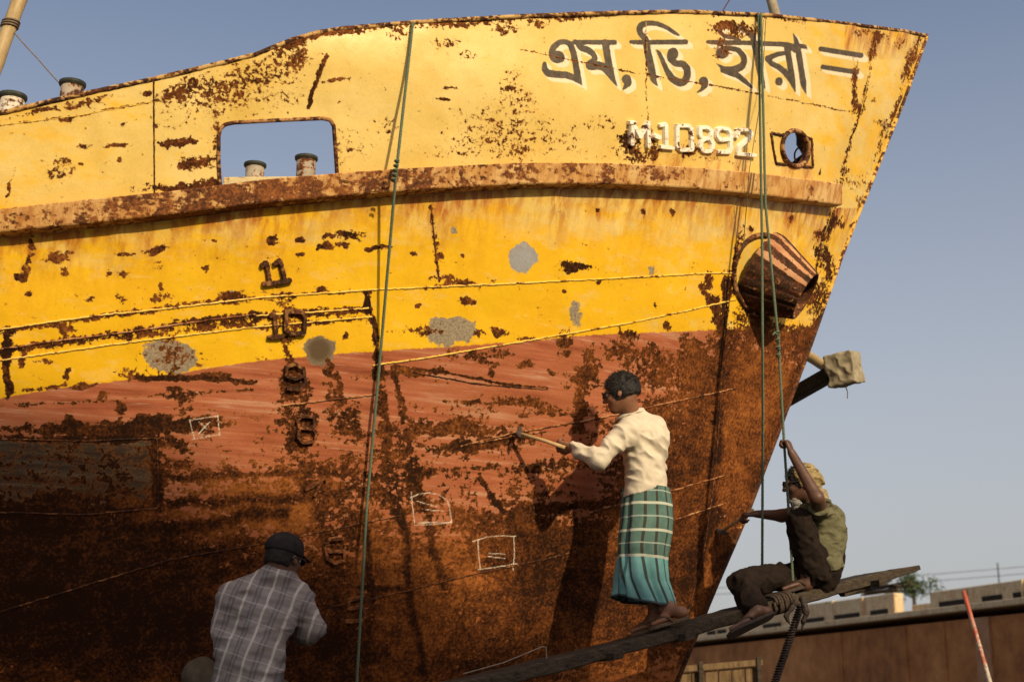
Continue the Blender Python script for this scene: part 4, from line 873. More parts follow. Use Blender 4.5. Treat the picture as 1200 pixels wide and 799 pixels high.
def worker1():
    at = lambda u, v, Y: P3(u, v, Y + .24)
    root = empty('person', at(775, 735, 8.28), 'man in cream shirt and teal checked sarong standing on plank, hammering', 'person')
    nb = at(744, 492, 8.25); hc = at(728, 461, 8.17); f = unit((-1, .28, -.16)); up = unit((-.12, 0, 1))
    shN, shF = at(733, 506, 8.11), at(764, 501, 8.40); elN, wrN = at(701, 538, 8.06), at(671, 525, 8.15)
    elF, wrF = at(768, 548, 8.50), at(752, 578, 8.50); pel = at(757, 598, 8.30); ch = at(754, 520, 8.27); wa = at(757, 566, 8.29)
    S = SDF(.0055); head(S, hc, f, up, nb, 1.0)
    S.chain([nb - [0, 0, .02], ch, wa, pel], [.07, .125, .11, .13], .05, flat=(-.8, .5, 0), fac=1.25)
    S.chain([nb, shN, elN, wrN], [.045, .046, .038, .027], .02).chain([nb, shF, elF, wrF], [.045, .046, .038, .027], .02)
    hd = unit(wrN - elN)
    hand(S, wrN + hd*.005, unit(at(650, 522, 8.19) - wrN), (.25, .75, .55), 1, (58, 80, 55), .98, 30)
    hand(S, wrF, (-.3, .1, -1), (-.7, .2, 0), 1, (25, 35, 20))
    kN, kF = at(754, 655, 8.25), at(760, 655, 8.36); aN, aF = at(786, 714, 8.235), at(768, 722, 8.40)
    S.chain([at(754, 602, 8.26), kN, kN*.5+aN*.5 + [-.02, 0, 0], aN], [.07, .05, .045, .036], .03).chain([at(760, 602, 8.35), kF, aF], [.075, .055, .038], .03)
    hN, tN = at(806, 723.5, 8.20), at(762, 735, 8.20); hF, tF = at(784, 731, 8.36), at(738, 743, 8.36)
    pn = unit((.27, 0, 1)) * 1.0
    hN, tN, hF, tF = [on_plank(q) for q in (hN, tN, hF, tF)]
    foot(S, aN, hN + pn*.012, tN + pn*.012, pn); foot(S, aF, hF + pn*.012, tF + pn*.012, pn)
    S.mesh('body', M_SKIN, root)
    eyes(hc, f, up, root); glasses(hc, f, up, root); hair(hc, f, up, M_HAIR, root, 1.0, .011, -.048)
    # shirt
    S = SDF(.0055); fl = dict(flat=(-.80, .5, 0), fac=1.22)
    S.chain([nb - [0.0, 0, .035], ch, wa], [.100, .156, .136], .05, **fl); S.cone(nb - [0, 0, .03], shN, .080, .074, .05).cone(nb - [0, 0, .03], shF, .080, .074, .05)
    S.cone(wa, at(757, 588, 8.30), .136, .158, .03, flat=(-.8, .5, 0), fac=1.12)
    S.cone(shN + [.02, .03, .0], shF, .070, .072, .06).ell(at(766, 512, 8.30), ((1, 0, 0), (0, 1, 0), (0, 0, 1)), (.10, .15, .12), .05)
    S.chain([shN, elN, elN*.3+wrN*.7, wrN + (wrN - elN)*.02], [.071, .058, .043, .040], .03).chain([shF, elF, wrF], [.068, .055, .042], .03)
    S.cone(nb + [.0, 0, -.02], nb + [-.022, 0.0, .024], .074, .069, .01)
    S.cut(at(757, 580, 8.30), unit((.16, 0, -1))).cut(nb + [0, 0, .026], unit((-.45, .1, 1))).cut(wrN + unit(wrN - elN)*.012, unit(wrN - elN))
    wcut = lambda P: -(fbm(P * np.array([6, 6, 10]) + 3, 2) - .5) * .020 - (.5 - np.abs(fbm(P * np.array([3.5, 3.5, 15]) + (P[:, :1] * 6), 2) * 2 - 1) * 2.2) * (.006 + .012 * np.exp(-((P[:, 2] - 2.93) / .16) ** 2))
    S.warp(wcut); S.mesh('shirt', M_SHIRT, root, 1)
    colr = MB(); 
    ring = [nb + [-.004, 0, .012] + .079*np.array([math.cos(t), math.sin(t), 0]) + [-.020, 0, .020 + .022*math.cos(t)] for t in np.linspace(0, 2*math.pi, 25)]
    colr.add([p + [0, 0, .020] for p in ring] + [p + unit(p - nb)*.024 - [0, 0, .022] for p in ring], [[i, i+1, 26+i, 25+i] for i in range(24)])
    co = colr.build('collar', M_SHIRT, root, True); sm = co.modifiers.new('thick', 'SOLIDIFY'); sm.thickness = .006
    # sarong: loft of folded rings
    nr, ns = 110, 260; V = []; hu = []; hv = []; AA, TT = np.meshgrid(np.linspace(0, 2*math.pi, ns, endpoint=False), np.linspace(0, 1, nr)); SH_ = AA - 1.1*np.maximum(TT - .5, 0); FN = fbm(np.stack([np.cos(SH_)*2.1 + 9, np.sin(SH_)*2.1 + 4, TT*1.6 + 2], -1), 2)
    for i in range(nr):
        t = i / (nr - 1); v = 572 + t * 134
        cx = np.interp(t, [0, .3, .6, .8, 1], [757, 757, 752.5, 751, 756]); hw = np.interp(t, [0, .15, .4, .62, .8, 1], [.140, .152, .158, .150, .160, .186]); dp = np.interp(t, [0, .3, 1], [.120, .150, .145])
        c = at(cx, v, 8.30)
        for j in range(ns):
            a_ = 2*math.pi*j/ns; am = .0015 + .020 * t ** 1.4
            fo = (FN[i, j] - .5)*(.016 + .085*t**1.3) + .004*math.sin(3*a_ + 9*t) + .013*math.exp(-max(a_ - 4.05, 0)/1.1)/(1 + math.exp(-(a_ - 4.05)/.025))
            pl = math.exp(-((a_ - 3.92)/.10)**2) * .016 * (.4 + t)        # the overlapping front fold
            x = (hw + fo - pl) * math.cos(a_); y = (dp + fo) * math.sin(a_)
            dz = .045 * t**3 * (math.cos(a_)*-.35 + .55*math.exp(-((a_ - 3.6)/.55)**2) - .35 * math.exp(-((a_-5.2)/.9)**2))
            V.append(c + [x, y, dz]); hu.append(a_ * .155 - .16 * max(t - .52, 0)**1.2 + (FN[i, j] - .5)*.02); hv.append(t + (FN[(i + 30) % nr, j] - .5)*.012)
    Fq = [[i*ns+j, i*ns+(j+1) % ns, (i+1)*ns+(j+1) % ns, (i+1)*ns+j] for i in range(nr-1) for j in range(ns)]
    g = G('sarong_cloth', .88); P = g.P(); u_, v_ = g.attr('around'), g.attr('down'); n = g.noise(P, 14, 5, .6)
    top = g.ramp(n, [(.3, (0.060, 0.112, 0.098)), (.7, (0.095, 0.165, 0.142))]); bot = g.ramp(n, [(.3, (0.10, 0.26, 0.27)), (.7, (0.17, 0.37, 0.37))])
    c = g.mix(g.step(v_, .615, .622), top, bot)
    c = g.mix(g.math('MULTIPLY', stripes(g, u_, .075, .5, .11), .85), c, (0.035, 0.022, 0.015))
    for q_ in (.045, .27, .50): c = g.mix(g.math('MULTIPLY', g.step(g.math('ABSOLUTE', g.math('SUBTRACT', v_, q_)), .0075, .004), .6), c, (0.40, 0.44, 0.38))
    for q_ in (.155, .39, .61): c = g.mix(g.math('MULTIPLY', g.step(g.math('ABSOLUTE', g.math('SUBTRACT', v_, q_)), .0135, .009), .85), c, (0.46, 0.47, 0.38))
    c = g.mix(g.step(v_, .975, .985), c, (.05, .06, .07))
    m = g.done(c, .88, g.bump(n, .35, .006, g.bump(g.noise(P, 250, 2, .5), .3, .001)), .12)
    o = mesh_np('sarong', V, Fq, m); attr(o, 'around', hu); attr(o, 'down', hv); adopt(o, root); sm = o.modifiers.new('thick', 'SOLIDIFY'); sm.thickness = .004
    # sandals
    for h_, t_ in ((hN, tN), (hF, tF)):
        sandal(root, h_, t_, pn, M_SAND2)
    hammer('chipping_hammer', at(662, 524.5, 8.145), at(608, 507.5, 8.22), (.05, .55, .7), M_HAND, .05, 'chipping hammer with pale wooden handle held out against the red plating')
def sandal(root, heel, toe, n_up, mat, w=.043, strap=True):
    f = unit(np.asarray(toe) - heel); u = unit(n_up - f*np.dot(n_up, f)); l = np.cross(u, f); L = np.linalg.norm(np.asarray(toe) - heel) + .03; c0 = heel - f*.014
    out = [(0, .0), (.02, .5), (.08, .78), (.25, .80), (.45, .80), (.68, 1.0), (.85, .96), (.95, .66), (1, .0)]
    up_ = [(t, y) for t, y in out] + [(t, -y) for t, y in out[::-1][1:-1]]; q = resample(np.array(up_ + [up_[0]]), 50)[:-1]; V = []
    for z_, g_ in ((-.012, .94), (-.009, 1.0), (.006, 1.0), (.010, .96)): V += [c0 + f*(L*(.5 + (t - .5)*g_)) + l*(y*w*g_) + u*z_ for t, y in q]
    m = len(q); F = [[i*m+j, i*m+(j+1) % m, (i+1)*m+(j+1) % m, (i+1)*m+j] for i in range(3) for j in range(m)] + [list(range(m))[::-1], [3*m+j for j in range(m)]]
    so_ = MB().add(V, F).build('sandal', mat, root, False, 0)
    if strap:
        mb = MB(); tp_ = c0 + f*L*.78 + u*.012
        for q_ in (1, -1): mb.tube([tp_, c0 + f*L*.66 + l*q_*.022 + u*.050, c0 + f*L*.48 + l*q_*.038 + u*.030, c0 + f*L*.42 + l*q_*.040 + u*.004], [.005, .008, .008, .006], 8)
        b_ = mb.build('strap', mat, None, True); b_.parent = so_
worker1()

# ------------------------------------------------------------------ the man sitting on the plank by the stem
def worker2():
    root = empty('person', at(955, 682, 9.05), 'man in olive shirt and yellow scarf sitting on plank, one hand on rope', 'person')
    nb = at(954, 590, 9.10); hc = at(938, 567, 9.06); f = unit((-1, .12, -.08)); up = unit((-.08, 0, 1))
    shN, elN, wrN = at(962, 600, 8.97), at(957, 583, 8.72), at(928, 531, 8.80)
    shF, elF, wrF = at(950, 597, 9.26), at(916, 604, 9.44), at(887, 602, 9.52)
    pel = at(962, 660, 9.08); ch = at(962, 617, 9.10)
    kN = at(938, 610, 8.90); aN = at(946, 683, 8.98); kF = at(869, 683, 8.86); aF = at(887, 714, 8.68)
    S = SDF(.0055); head(S, hc, f, up, nb, .98)
    S.chain([nb - [0, 0, .02], ch, pel], [.07, .12, .13], .05, flat=(1, 0, 0), fac=1.2)
    S.chain([nb, shN, elN, wrN], [.05, .055, .044, .027], .02).chain([nb, shF, elF, wrF], [.05, .055, .042, .026], .02)
    hand(S, wrN, at(921, 512, 8.84) - wrN, (-.75, .5, -.1), -1, (55, 75, 50), .95, 30)
    hand(S, wrF, (-1, .1, -.05), (0.1, .3, -1), -1, (55, 75, 50), .95, 30)
    hpN, hpF = at(955, 668, 8.98), at(956, 671, 9.18)
    S.chain([hpN, kN, aN], [.08, .058, .036], .03).chain([hpF, kF, aF], [.08, .058, .036], .03)
    pn = unit((.27, 0, 1)); hN_, tN_ = at(963, 696, 8.99), at(915, 703, 8.97); hF_, tF_ = at(905, 720, 8.70), at(854, 744, 8.56); sn = unit((.35, .55, .78)); hN_, tN_ = on_plank(hN_), on_plank(tN_)
    foot(S, aN, hN_ + pn*.012, tN_ + pn*.012, pn); foot(S, aF, hF_ + sn*.012, tF_ + sn*.012, sn)
    S.mesh('body', M_SKIN2, root)
    glasses(hc, f, up, root, .98); hair(hc, f, up, M_HAIR, root, .98, .006)
    # white beard
    f_, l_, u_ = frame(f, up); B = SDF(.004); B.ell(hc + f_*.052 - u_*.105, (f_, l_, u_), (.034, .038, .036), .01).cone(hc + f_*.045 - u_*.12, hc + f_*.06 - u_*.165, .030, .010, .02).warp(lambda P: -(fbm(P*70, 2) - .5)*.014); B.mesh('beard', M_BEARD, root, 0)
    # scarf tied over the back of the head, tail on the nape
    B = SDF(.005); ax = (f_, l_, u_); B.ell(hc + u_*.030 - f_*.032, ax, (.094, .088, .092), .01).ell(hc - f_*.085 - u_*.02, ax, (.055, .07, .075), .03).cone(hc - f_*.10 - u_*.03, hc - f_*.15 - u_*.16, 0.040, .020, .02)
    B.cut(hc + f_*.02 + u_*.03, unit(f_*.9 - u_*.25)).cut(hc + f_*.0 - u_*.0 - l_*0, unit(f_ - u_*.9)); B.warp(folds(13, .030, (1, 1, 1.4), 4)); B.mesh('head_scarf', M_SCARF, root)
    # shirt
    S = SDF(.0055); S.chain([nb - [0, 0, .035], ch, pel + [0.01, 0, -.02]], [.095, .150, .150], .05, flat=(1, 0, 0), fac=1.12).ell(at(970, 622, 9.1), np.eye(3), (.10, .16, .16), .05)
    S.cone(shN, shN*.45 + elN*.55, .072, .070, .04).cone(shF, shF*.4 + elF*.6, .070, .062, .04).cone(shN, shF, .07, .07, .05)
    S.cone(nb + [0, 0, -.02], nb + [-.02, 0, .012], .064, .062, .01)
    S.cut(nb + [0, 0, .012], unit((-.5, 0, 1))).cut(shN*.45 + elN*.55, unit(elN - shN)).cut(shF*.4 + elF*.6, unit(elF - shF)).cut(at(950, 676, 9.05), (0.3, 0, -1))
    S.warp(lambda P: -(fbm(P*np.array([9, 9, 14]) + 5, 3) - .5)*.034).warp(folds(7, .020, (1, 1, 1.9), 9)); S.mesh('shirt', M_OLIVE, root, 0)
    # trousers
    S = SDF(.0055); S.cone(at(962, 655, 9.08), at(958, 672, 9.08), .135, .135, .03)
    S.chain([hpN, kN, kN*.5+aN*.5], [.098, .078, .068], .03).chain([hpF, kF, kF*.25+aF*.75], [.098, .080, .078], .03)
    S.cut(kN*.33+aN*.67, unit(aN - kN), .003) if False else None
    S.warp(lambda P: -(fbm(P*np.array([10, 10, 10]) + 15, 3) - .5)*.036).warp(folds(9, .020, (1, 1, 1), 2)); S.mesh('trousers', M_TROU, root, 0)
    sandal(root, hN_, tN_, pn, M_SAND); sandal(root, hF_, tF_, sn, M_SAND, .052)
    hammer('chipping_hammer', at(883, 597, 9.50), at(846, 623, 9.66), (-.6, .3, .35), M_HAND, .045, 'short chipping hammer held low against the stem by the seated man', .010)
worker2()

# ------------------------------------------------------------------ the man in the cap, seen from behind
def worker3():
    root = empty('person', at(290, 866, 7.50), 'man in purple-grey plaid shirt and black cap, seen from behind, squatting at lower left', 'person')
    nb = at(324, 676, 7.36); hc = at(333, 654, 7.36); f = unit((.50, .85, -.10)); up = unit((.12, .05, 1))
    shL, elL, wrL = at(272, 704, 7.34), at(262, 754, 7.32), at(290, 778, 7.62)
    shR, elR, wrR = at(347, 700, 7.46), at(363, 738, 7.52), at(347, 741, 7.76)
    ch = at(305, 722, 7.40); wa = at(294, 770, 7.36); pel = at(288, 812, 7.36)
    S = SDF(.006); head(S, hc, f, up, nb, 1.0)
    S.chain([nb, ch, wa, pel], [.07, .13, .12, .15], .05)
    S.chain([nb, shL, elL, wrL], [.05, .045, .045, .028], .02).chain([nb, shR, elR, wrR], [.06, .06, .045, .028], .02)
    hand(S, wrR, (-.25, 1, .1), (-.6, 0, -.6), 1, (50, 70, 45)); hand(S, wrL, (.2, 1, -.1), (.6, 0, -.6), -1, (45, 60, 45))
    kL, kR = at(236, 790, 7.66), at(322, 815, 7.95); aL, aR = at(262, 850, 7.45), at(312, 852, 7.55)
    S.chain([at(272, 815, 7.40), kL, aL], [.09, .06, .038], .03).chain([at(304, 815, 7.42), kR, aR], [.09, .06, .038], .03)
    uz = np.array([0, 0, 1.0]); hL, hR = aL + [0, -.04, -.075], aR + [0, -.04, -.075]
    foot(S, aL, hL, hL + [-.06, .23, 0], uz); foot(S, aR, hR, hR + [.06, .23, 0], uz)
    S.mesh('body', M_SKIN2, root); glasses(hc, f, up, root); eyes(hc, f, up, root); hair(hc, f, up, M_HAIR, root, .98, .002, -.06)
    f_, l_, u_ = frame(f, up); C_ = SDF(.0045); ax = (f_, l_, u_)
    C_.ell(hc + u_*.050 - f_*.010, ax, (.116, .094, .086), .01).cut(hc + u_*.018, unit(-u_ - f_*.12)).cone(hc + f_*.10 + u_*.036, hc + f_*.165 + u_*.018, .050, .040, .012, flat=u_, fac=7.0).warp(lambda P: -(fbm(P*14, 2) - .5)*.010)
    C_.mesh('cap', M_CAPC, root)
    S = SDF(.006)
    S.chain([nb - [0, 0, .045], ch, wa, at(287, 815, 7.36)], [.10, .165, .160, .185], .05, flat=(0, 1, 0), fac=1.15)
    S.cone(shL, shR, .082, .082, .06).cone(nb - [0, 0, .01], shL, .078, .080, .04).cone(nb - [0, 0, .01], shR, .078, .082, .04).chain([shL, elL, elL*.4+wrL*.6], [.080, .066, .055], .03).chain([shR, elR, elR*.65+wrR*.35], [.082, .072, .066], .03)
    S.cone(nb - [0, 0, .02], nb + [0.0, 0, .034], .072, .067, .012)
    S.cut(nb + [0, 0, .036], unit((.1, .4, 1))).cut(elR*.66+wrR*.34, unit(wrR - elR)).cut(at(287, 830, 7.36), (0, 0, -1))
    S.warp(lambda P: -(fbm(P*np.array([5, 5, 6]) + 25, 2) - .5)*.034).warp(folds(4.5, .017, (1, 1, 2.2), 12)); S.mesh('shirt', M_PLAID, root, 0)
    S = SDF(.007); S.cone(at(280, 818, 7.42), at(300, 818, 7.42), .165, .165, .03).chain([at(272, 815, 7.42), kL, kL*.2+aL*.8], [.115, .092, .075], .03).chain([at(304, 815, 7.44), kR, kR*.2+aR*.8], [.115, .092, .075], .03)
    S.warp(lambda P: -(fbm(P*9 + 15, 3) - .5)*.04); S.mesh('trousers', cloth('khaki_trouser_cloth', (.07, .055, .04), (.11, .09, .065), 16), root)
    return aL, aR, hL
feet3 = worker3()

# ------------------------------------------------------------------ planks, ropes
def wood(name, c1, c2, ax=(3, 3, 3), rot=(0, 0, 0)):
    g = G(name); P = g.P(); w = g.noise(g.scale(P, ax, (0, 0, 0), rot), 9, 8, .7); n = g.noise(P, 6, 5, .6)
    c = g.mix(g.step(n, .4, .65), g.ramp(w, [(.3, c1), (.7, c2)]), g.ramp(w, [(.35, tuple(x*.55 for x in c1)), (.65, tuple(x*.8 for x in c2))]))
    return g.done(c, .85, g.bump(w, .9, .012), .2)
M_PLANK = wood('weathered_plank_wood', (0.020, 0.015, 0.011), (0.085, 0.063, 0.042), (.45, 5, 6), (0, R(15), 0)); M_BAMB = simple('bamboo', (0.30, 0.20, 0.09), (0.46, 0.34, 0.17), 8, .5, .3, (4, 4, 1))
def plank():
    root = empty('scaffold_plank', pk[3], 'long weathered plank sloping up to the right, carrying two men', 'plank'); q = smooth_path(pk, 140, 31); V = []; n = len(q)
    T = np.gradient(q, axis=0); T /= np.linalg.norm(T, axis=1, keepdims=True)
    nz_ = fbm(q * 3, 3); prof = [(-1, -.8), (-1.0, .7), (-.93, 1), (0, .96), (.93, 1), (1, .7), (1, -.8), (.9, -1), (0, -1.04), (-.9, -1)]
    for i in range(n):
        S_ = unit(np.cross(T[i], [0, 0, 1])); U_ = np.cross(S_, T[i]); e = min(1, (n - 1 - i) / 9 * .55 + .45); wd = .135 * (1 + .10*(nz_[i]-.5)) * (.75 + .25*e); th = .038 * e * (1 + .25*(fbm(q[i:i+1]*5, 2)[0]-.5))
        for a_, b_ in prof: V.append(q[i] + S_*a_*wd + U_*(b_*th - .038) + U_ * random.gauss(0, .0012))
    m = len(prof); F = [[i*m+j, (i+1)*m+j, (i+1)*m+(j+1) % m, i*m+(j+1) % m] for i in range(n-1) for j in range(m)] + [list(range(m)), [(n-1)*m+j for j in range(m)][::-1]]
    MB().add(V, F).build('board', M_PLANK, root)
    for u, v, Y in ((705, 767, 8.34), (788, 745, 8.58), (1012, 683, 9.3)):
        c = at(u, v, Y); MB().frame_box(c - [0, 0, .010], PKT*.035, unit(np.cross(PKT, (0, 0, 1)))*.19, np.array([0, 0, .022])).build('cleat', M_PLANK, root, bevel=.004)
    c = at(1004, 684, 9.22); MB().tube([c - PKT*.14 - [0, 0, .03], c - [0, 0, .012], c + PKT*.16 + [0, 0, .0]], [.035, .045, .028], 9, True, .25).build('splinter_block', M_PLANK, root)
plank()
def rope(name, pts, rad, mat, label, cat='rope', group=None, n=None, sag=0.0):
    p = resample(np.array(pts), n or 120); t = np.linspace(0, 1, len(p)); p[:, 2] -= sag * 4 * t * (1 - t)
    L = np.cumsum(np.r_[0, np.linalg.norm(np.diff(p, axis=0), axis=1)]); mb = MB()
    if rad > .006:
        p2_ = resample(p, max(40, int(L[-1] / .012))); l2 = np.linspace(0, L[-1], len(p2_))
        T = unit(p2_[-1] - p2_[0]); A_ = unit(np.cross(T, (0, 1, .1))); B_ = np.cross(T, A_)
        for k in range(3):
            ph = l2 / .055 * 2*math.pi + k*2.094; mb.tube(p2_ + rad*.48*(np.cos(ph)[:, None]*A_ + np.sin(ph)[:, None]*B_), rad*.58, 6)
    else: mb.tube(p, rad, 6)
    o = mb.build(name, mat, None, True); tag(o, label, cat, group); return o
GR = 'green ropes hanging from the bulwark'
def knot(o_pts, rad): pass
tA = hull_at(np.array(482.), np.array(29.), .03); tB = hull_at(np.array(885.), np.array(19.), .03)
onh = lambda u, v, d: P3(u, v, float(hull_at(np.array(float(u)), np.array(float(v)))[1]) - d)
rope('rope', [hull_at(np.array(481.), np.array(24.), -.12) + [0, .1, -.2], tA + [0, 0, .015], onh(464, 205, .17), onh(448, 390, .045), onh(430, 590, .06), onh(418, 799, .16), onh(412, 880, .3)], .0095, M_ROPE, 'green rope hanging down the middle of the hull, left of both raised men', 'rope', GR)
def ropeline(p0, uvs, Y1):
    return [p0] + [at(u, v, p0[1] + (Y1 - p0[1]) * (v - 20) / 670.) for u, v in uvs]
rope('rope', [tB + [-.01, .22, -.15]] + ropeline(tB + [0, 0, .015], [(893, 285), (894, 480), (893, 703)], 9.20), .0095, M_ROPE, 'green rope at the bow, the straight left one of the close pair', 'rope', GR)
rope('rope', [tB + [.03, .22, -.15]] + ropeline(tB + [0.015, -.01, .012], [(897, 240), (912, 398), (919, 520), (927, 640), (930, 700)], 8.97), .0095, M_ROPE, 'green knotted rope at the bow, gripped by the seated man', 'rope', GR)
def knots():
    # knot tails on the ropes and the lashing on the plank
    mb = MB(); c = at(911, 392, 8.78)
    for i in range(4): a_ = c - [0, 0, .05*i]; mb.tube([a_ + [.013*math.cos(t), .013*math.sin(t), .02*t/6] for t in np.linspace(0, 6.3, 14)], .006, 6)
    mb.tube([c, c + [-.02, -.01, .01], c + [-.035, -.015, -.01]], .007, 6); o = mb.build('rope_knot', M_ROPE, None, True); tag(o, 'knot of green rope just below the pipe mouth', 'knot')
    mb = MB(); c = onh(465, 190, .19)
    for i in range(5): a_ = c + [-.004*i, 0, -.028*i]; mb.tube([a_ + [.011*math.cos(t), .011*math.sin(t), .01*t/6] for t in np.linspace(0, 6.3, 14)], .0055, 6)
    o = mb.build('rope_knot', M_ROPE, None, True); tag(o, 'knot of green rope over the rub rail, on the middle rope', 'knot')
knots()
def lashing():
    mb = MB(); c0 = at(902, 706, 9.0); S_ = unit(np.cross(PKT, (0, 0, 1))); U_ = np.cross(S_, PKT)
    for i in range(7):
        c = c0 + PKT*(i - 3)*.022 + [0, 0, -.01]; mb.tube([c + S_*.160*math.copysign(abs(math.cos(t))**.5, math.cos(t)) + U_*(.058*math.copysign(abs(math.sin(t))**.5, math.sin(t))) + PKT*.02*t/6.3*(1 if i % 2 else -1) for t in np.linspace(0, 6.4, 28)], .0095, 7, True, .1)
    o = mb.build('rope_lashing', simple('dark_rope', (.03, .02, .015), (.09, .06, .04), 80, .9, .8), None, True); tag(o, 'dark rope lashing wound round the plank left of the seated man', 'lashing')
    M_D = simple('dark_strap', (.015, .01, .008), (.06, .04, .03), 60, .7, .6)
    mb = MB(); a, b = at(938, 712, 8.92), at(904, 812, 8.85); mb.tube(resample(np.array([a, a*.5+b*.5, b, at(893, 860, 8.8)]), 60), .017, 8, True, .25)
    for k in range(34): p = a + (b - a)*(k/33.); mb.tube([p + [.022*math.cos(t), .022*math.sin(t), .006*t/3] for t in np.linspace(0, 6.3, 9)], .006, 5)
    o = mb.build('hanging_strap', M_D, None, True); tag(o, 'dark braided strap hanging from the lashing below the plank', 'strap')
    B = SDF(.006); B.chain([at(940, 702, 8.85), at(944, 716, 8.83), at(940, 738, 8.84)], [.020, .018, .009], .02).chain([at(932, 705, 8.84), at(921, 722, 8.83), at(926, 732, 8.83)], [.018, .010, .008], .01).warp(lambda P: -(fbm(P*30, 3) - .5)*.03)
    o = B.mesh('knotted_rag', M_D, None); tag(o, 'dark knotted rag dangling beside the strap under the plank', 'rag')
lashing()

# ------------------------------------------------------------------ ground and what stands around
def atz(u, v, z):
    r = ray(u, v); return CAM + r * ((z - CAM[2]) / r[..., 2])[..., None]
g = G('yard_mud', .9); P_ = g.P(); n_m = g.noise(P_, .5, 8, .65)
M_MUD = g.done(g.ramp(n_m, [(.3, (.055, .042, .03)), (.7, (.12, .095, .07))]), .9, g.bump(n_m, .8, .15))
gv = [(-1500, -1500, 0), (1500, -1500, 0), (1500, 1500, 0), (-1500, 1500, 0)]
tag(mesh_np('ground', gv, [[0, 1, 2, 3]], M_MUD, None, False), kind='structure')
# unseen ship added behind the camera, top edge shaped to shade the lower left plating
M_NB = rust_paint('unseen_ship_steel', (0.22, 0.06, 0.03), (0.28, 0.09, 0.05), .55, .5)
def unseen_ship():
    ed = px_path([(-900, 340), (-420, 430), (0, 528), (110, 562), (200, 598), (330, 652), (450, 706), (600, 765), (720, 812), (860, 880), (1400, 980)], 60, 7)
    p = hull_at(ed[:, 0], ed[:, 1]) + SUN_DIR * 23.0; back = unit(SUN_DIR * [1, 1, 0]) * 5
    p[:, 2] += (fbm(p * 1.5, 2) - .5) * .5
    lo = p.copy(); lo[:, 2] = -.1; q = p + back; ql = q.copy(); ql[:, 2] = -.1; n = len(p); V = np.concatenate([lo, p, q, ql])
    F = [[k*n+i, k*n+i+1, ((k+1) % 4)*n+i+1, ((k+1) % 4)*n+i] for k in range(4) for i in range(n-1)] + [[0, n, 2*n, 3*n], [n-1, 4*n-1, 3*n-1, 2*n-1]]
    root = empty('ship', (float(p[0, 0]), float(p[0, 1]), 0), 'unseen dark red ship added behind the camera to shade the lower left plating', 'ship')
    adopt(mesh_np('hull', V, F, M_NB, None, False), root)
    MB().tube(p + [0, 0, .02], .12, 8).build('unseen_ship_rail', M_NB, root, True)
unseen_ship()

# rusty barge far behind on the right, tan bulwark pieces on its deck edge
M_BG = rust_paint('barge_side_steel', (0.22, 0.092, 0.030), (0.34, 0.15, 0.048), .55, .80, .7)
_g = G('barge_side'); _P = _g.P(); _n = _g.noise(_g.scale(_P, (.35, .35, .12)), 1, 8, .65); _n2 = _g.noise(_P, 2.5, 7, .7)
M_BG = _g.done(_g.ramp(_g.math('ADD', _g.math('MULTIPLY', _n, .6), _g.math('MULTIPLY', _n2, .4)), [(.36, (0.15, 0.055, 0.022)), (.48, (0.31, 0.125, 0.042)), (.58, (0.44, 0.19, 0.065)), (.66, (0.46, 0.26, 0.13))]), .85, _g.bump(_n2, .5, .03), .2)
M_TAN = rust_paint('barge_bulwark_paint', (0.46, 0.36, 0.21), (0.56, 0.45, 0.28), .34, .7, .4); M_SLOT = simple('slot_dark', (.01, .008, .006), (.02, .015, .01), 5, .9)
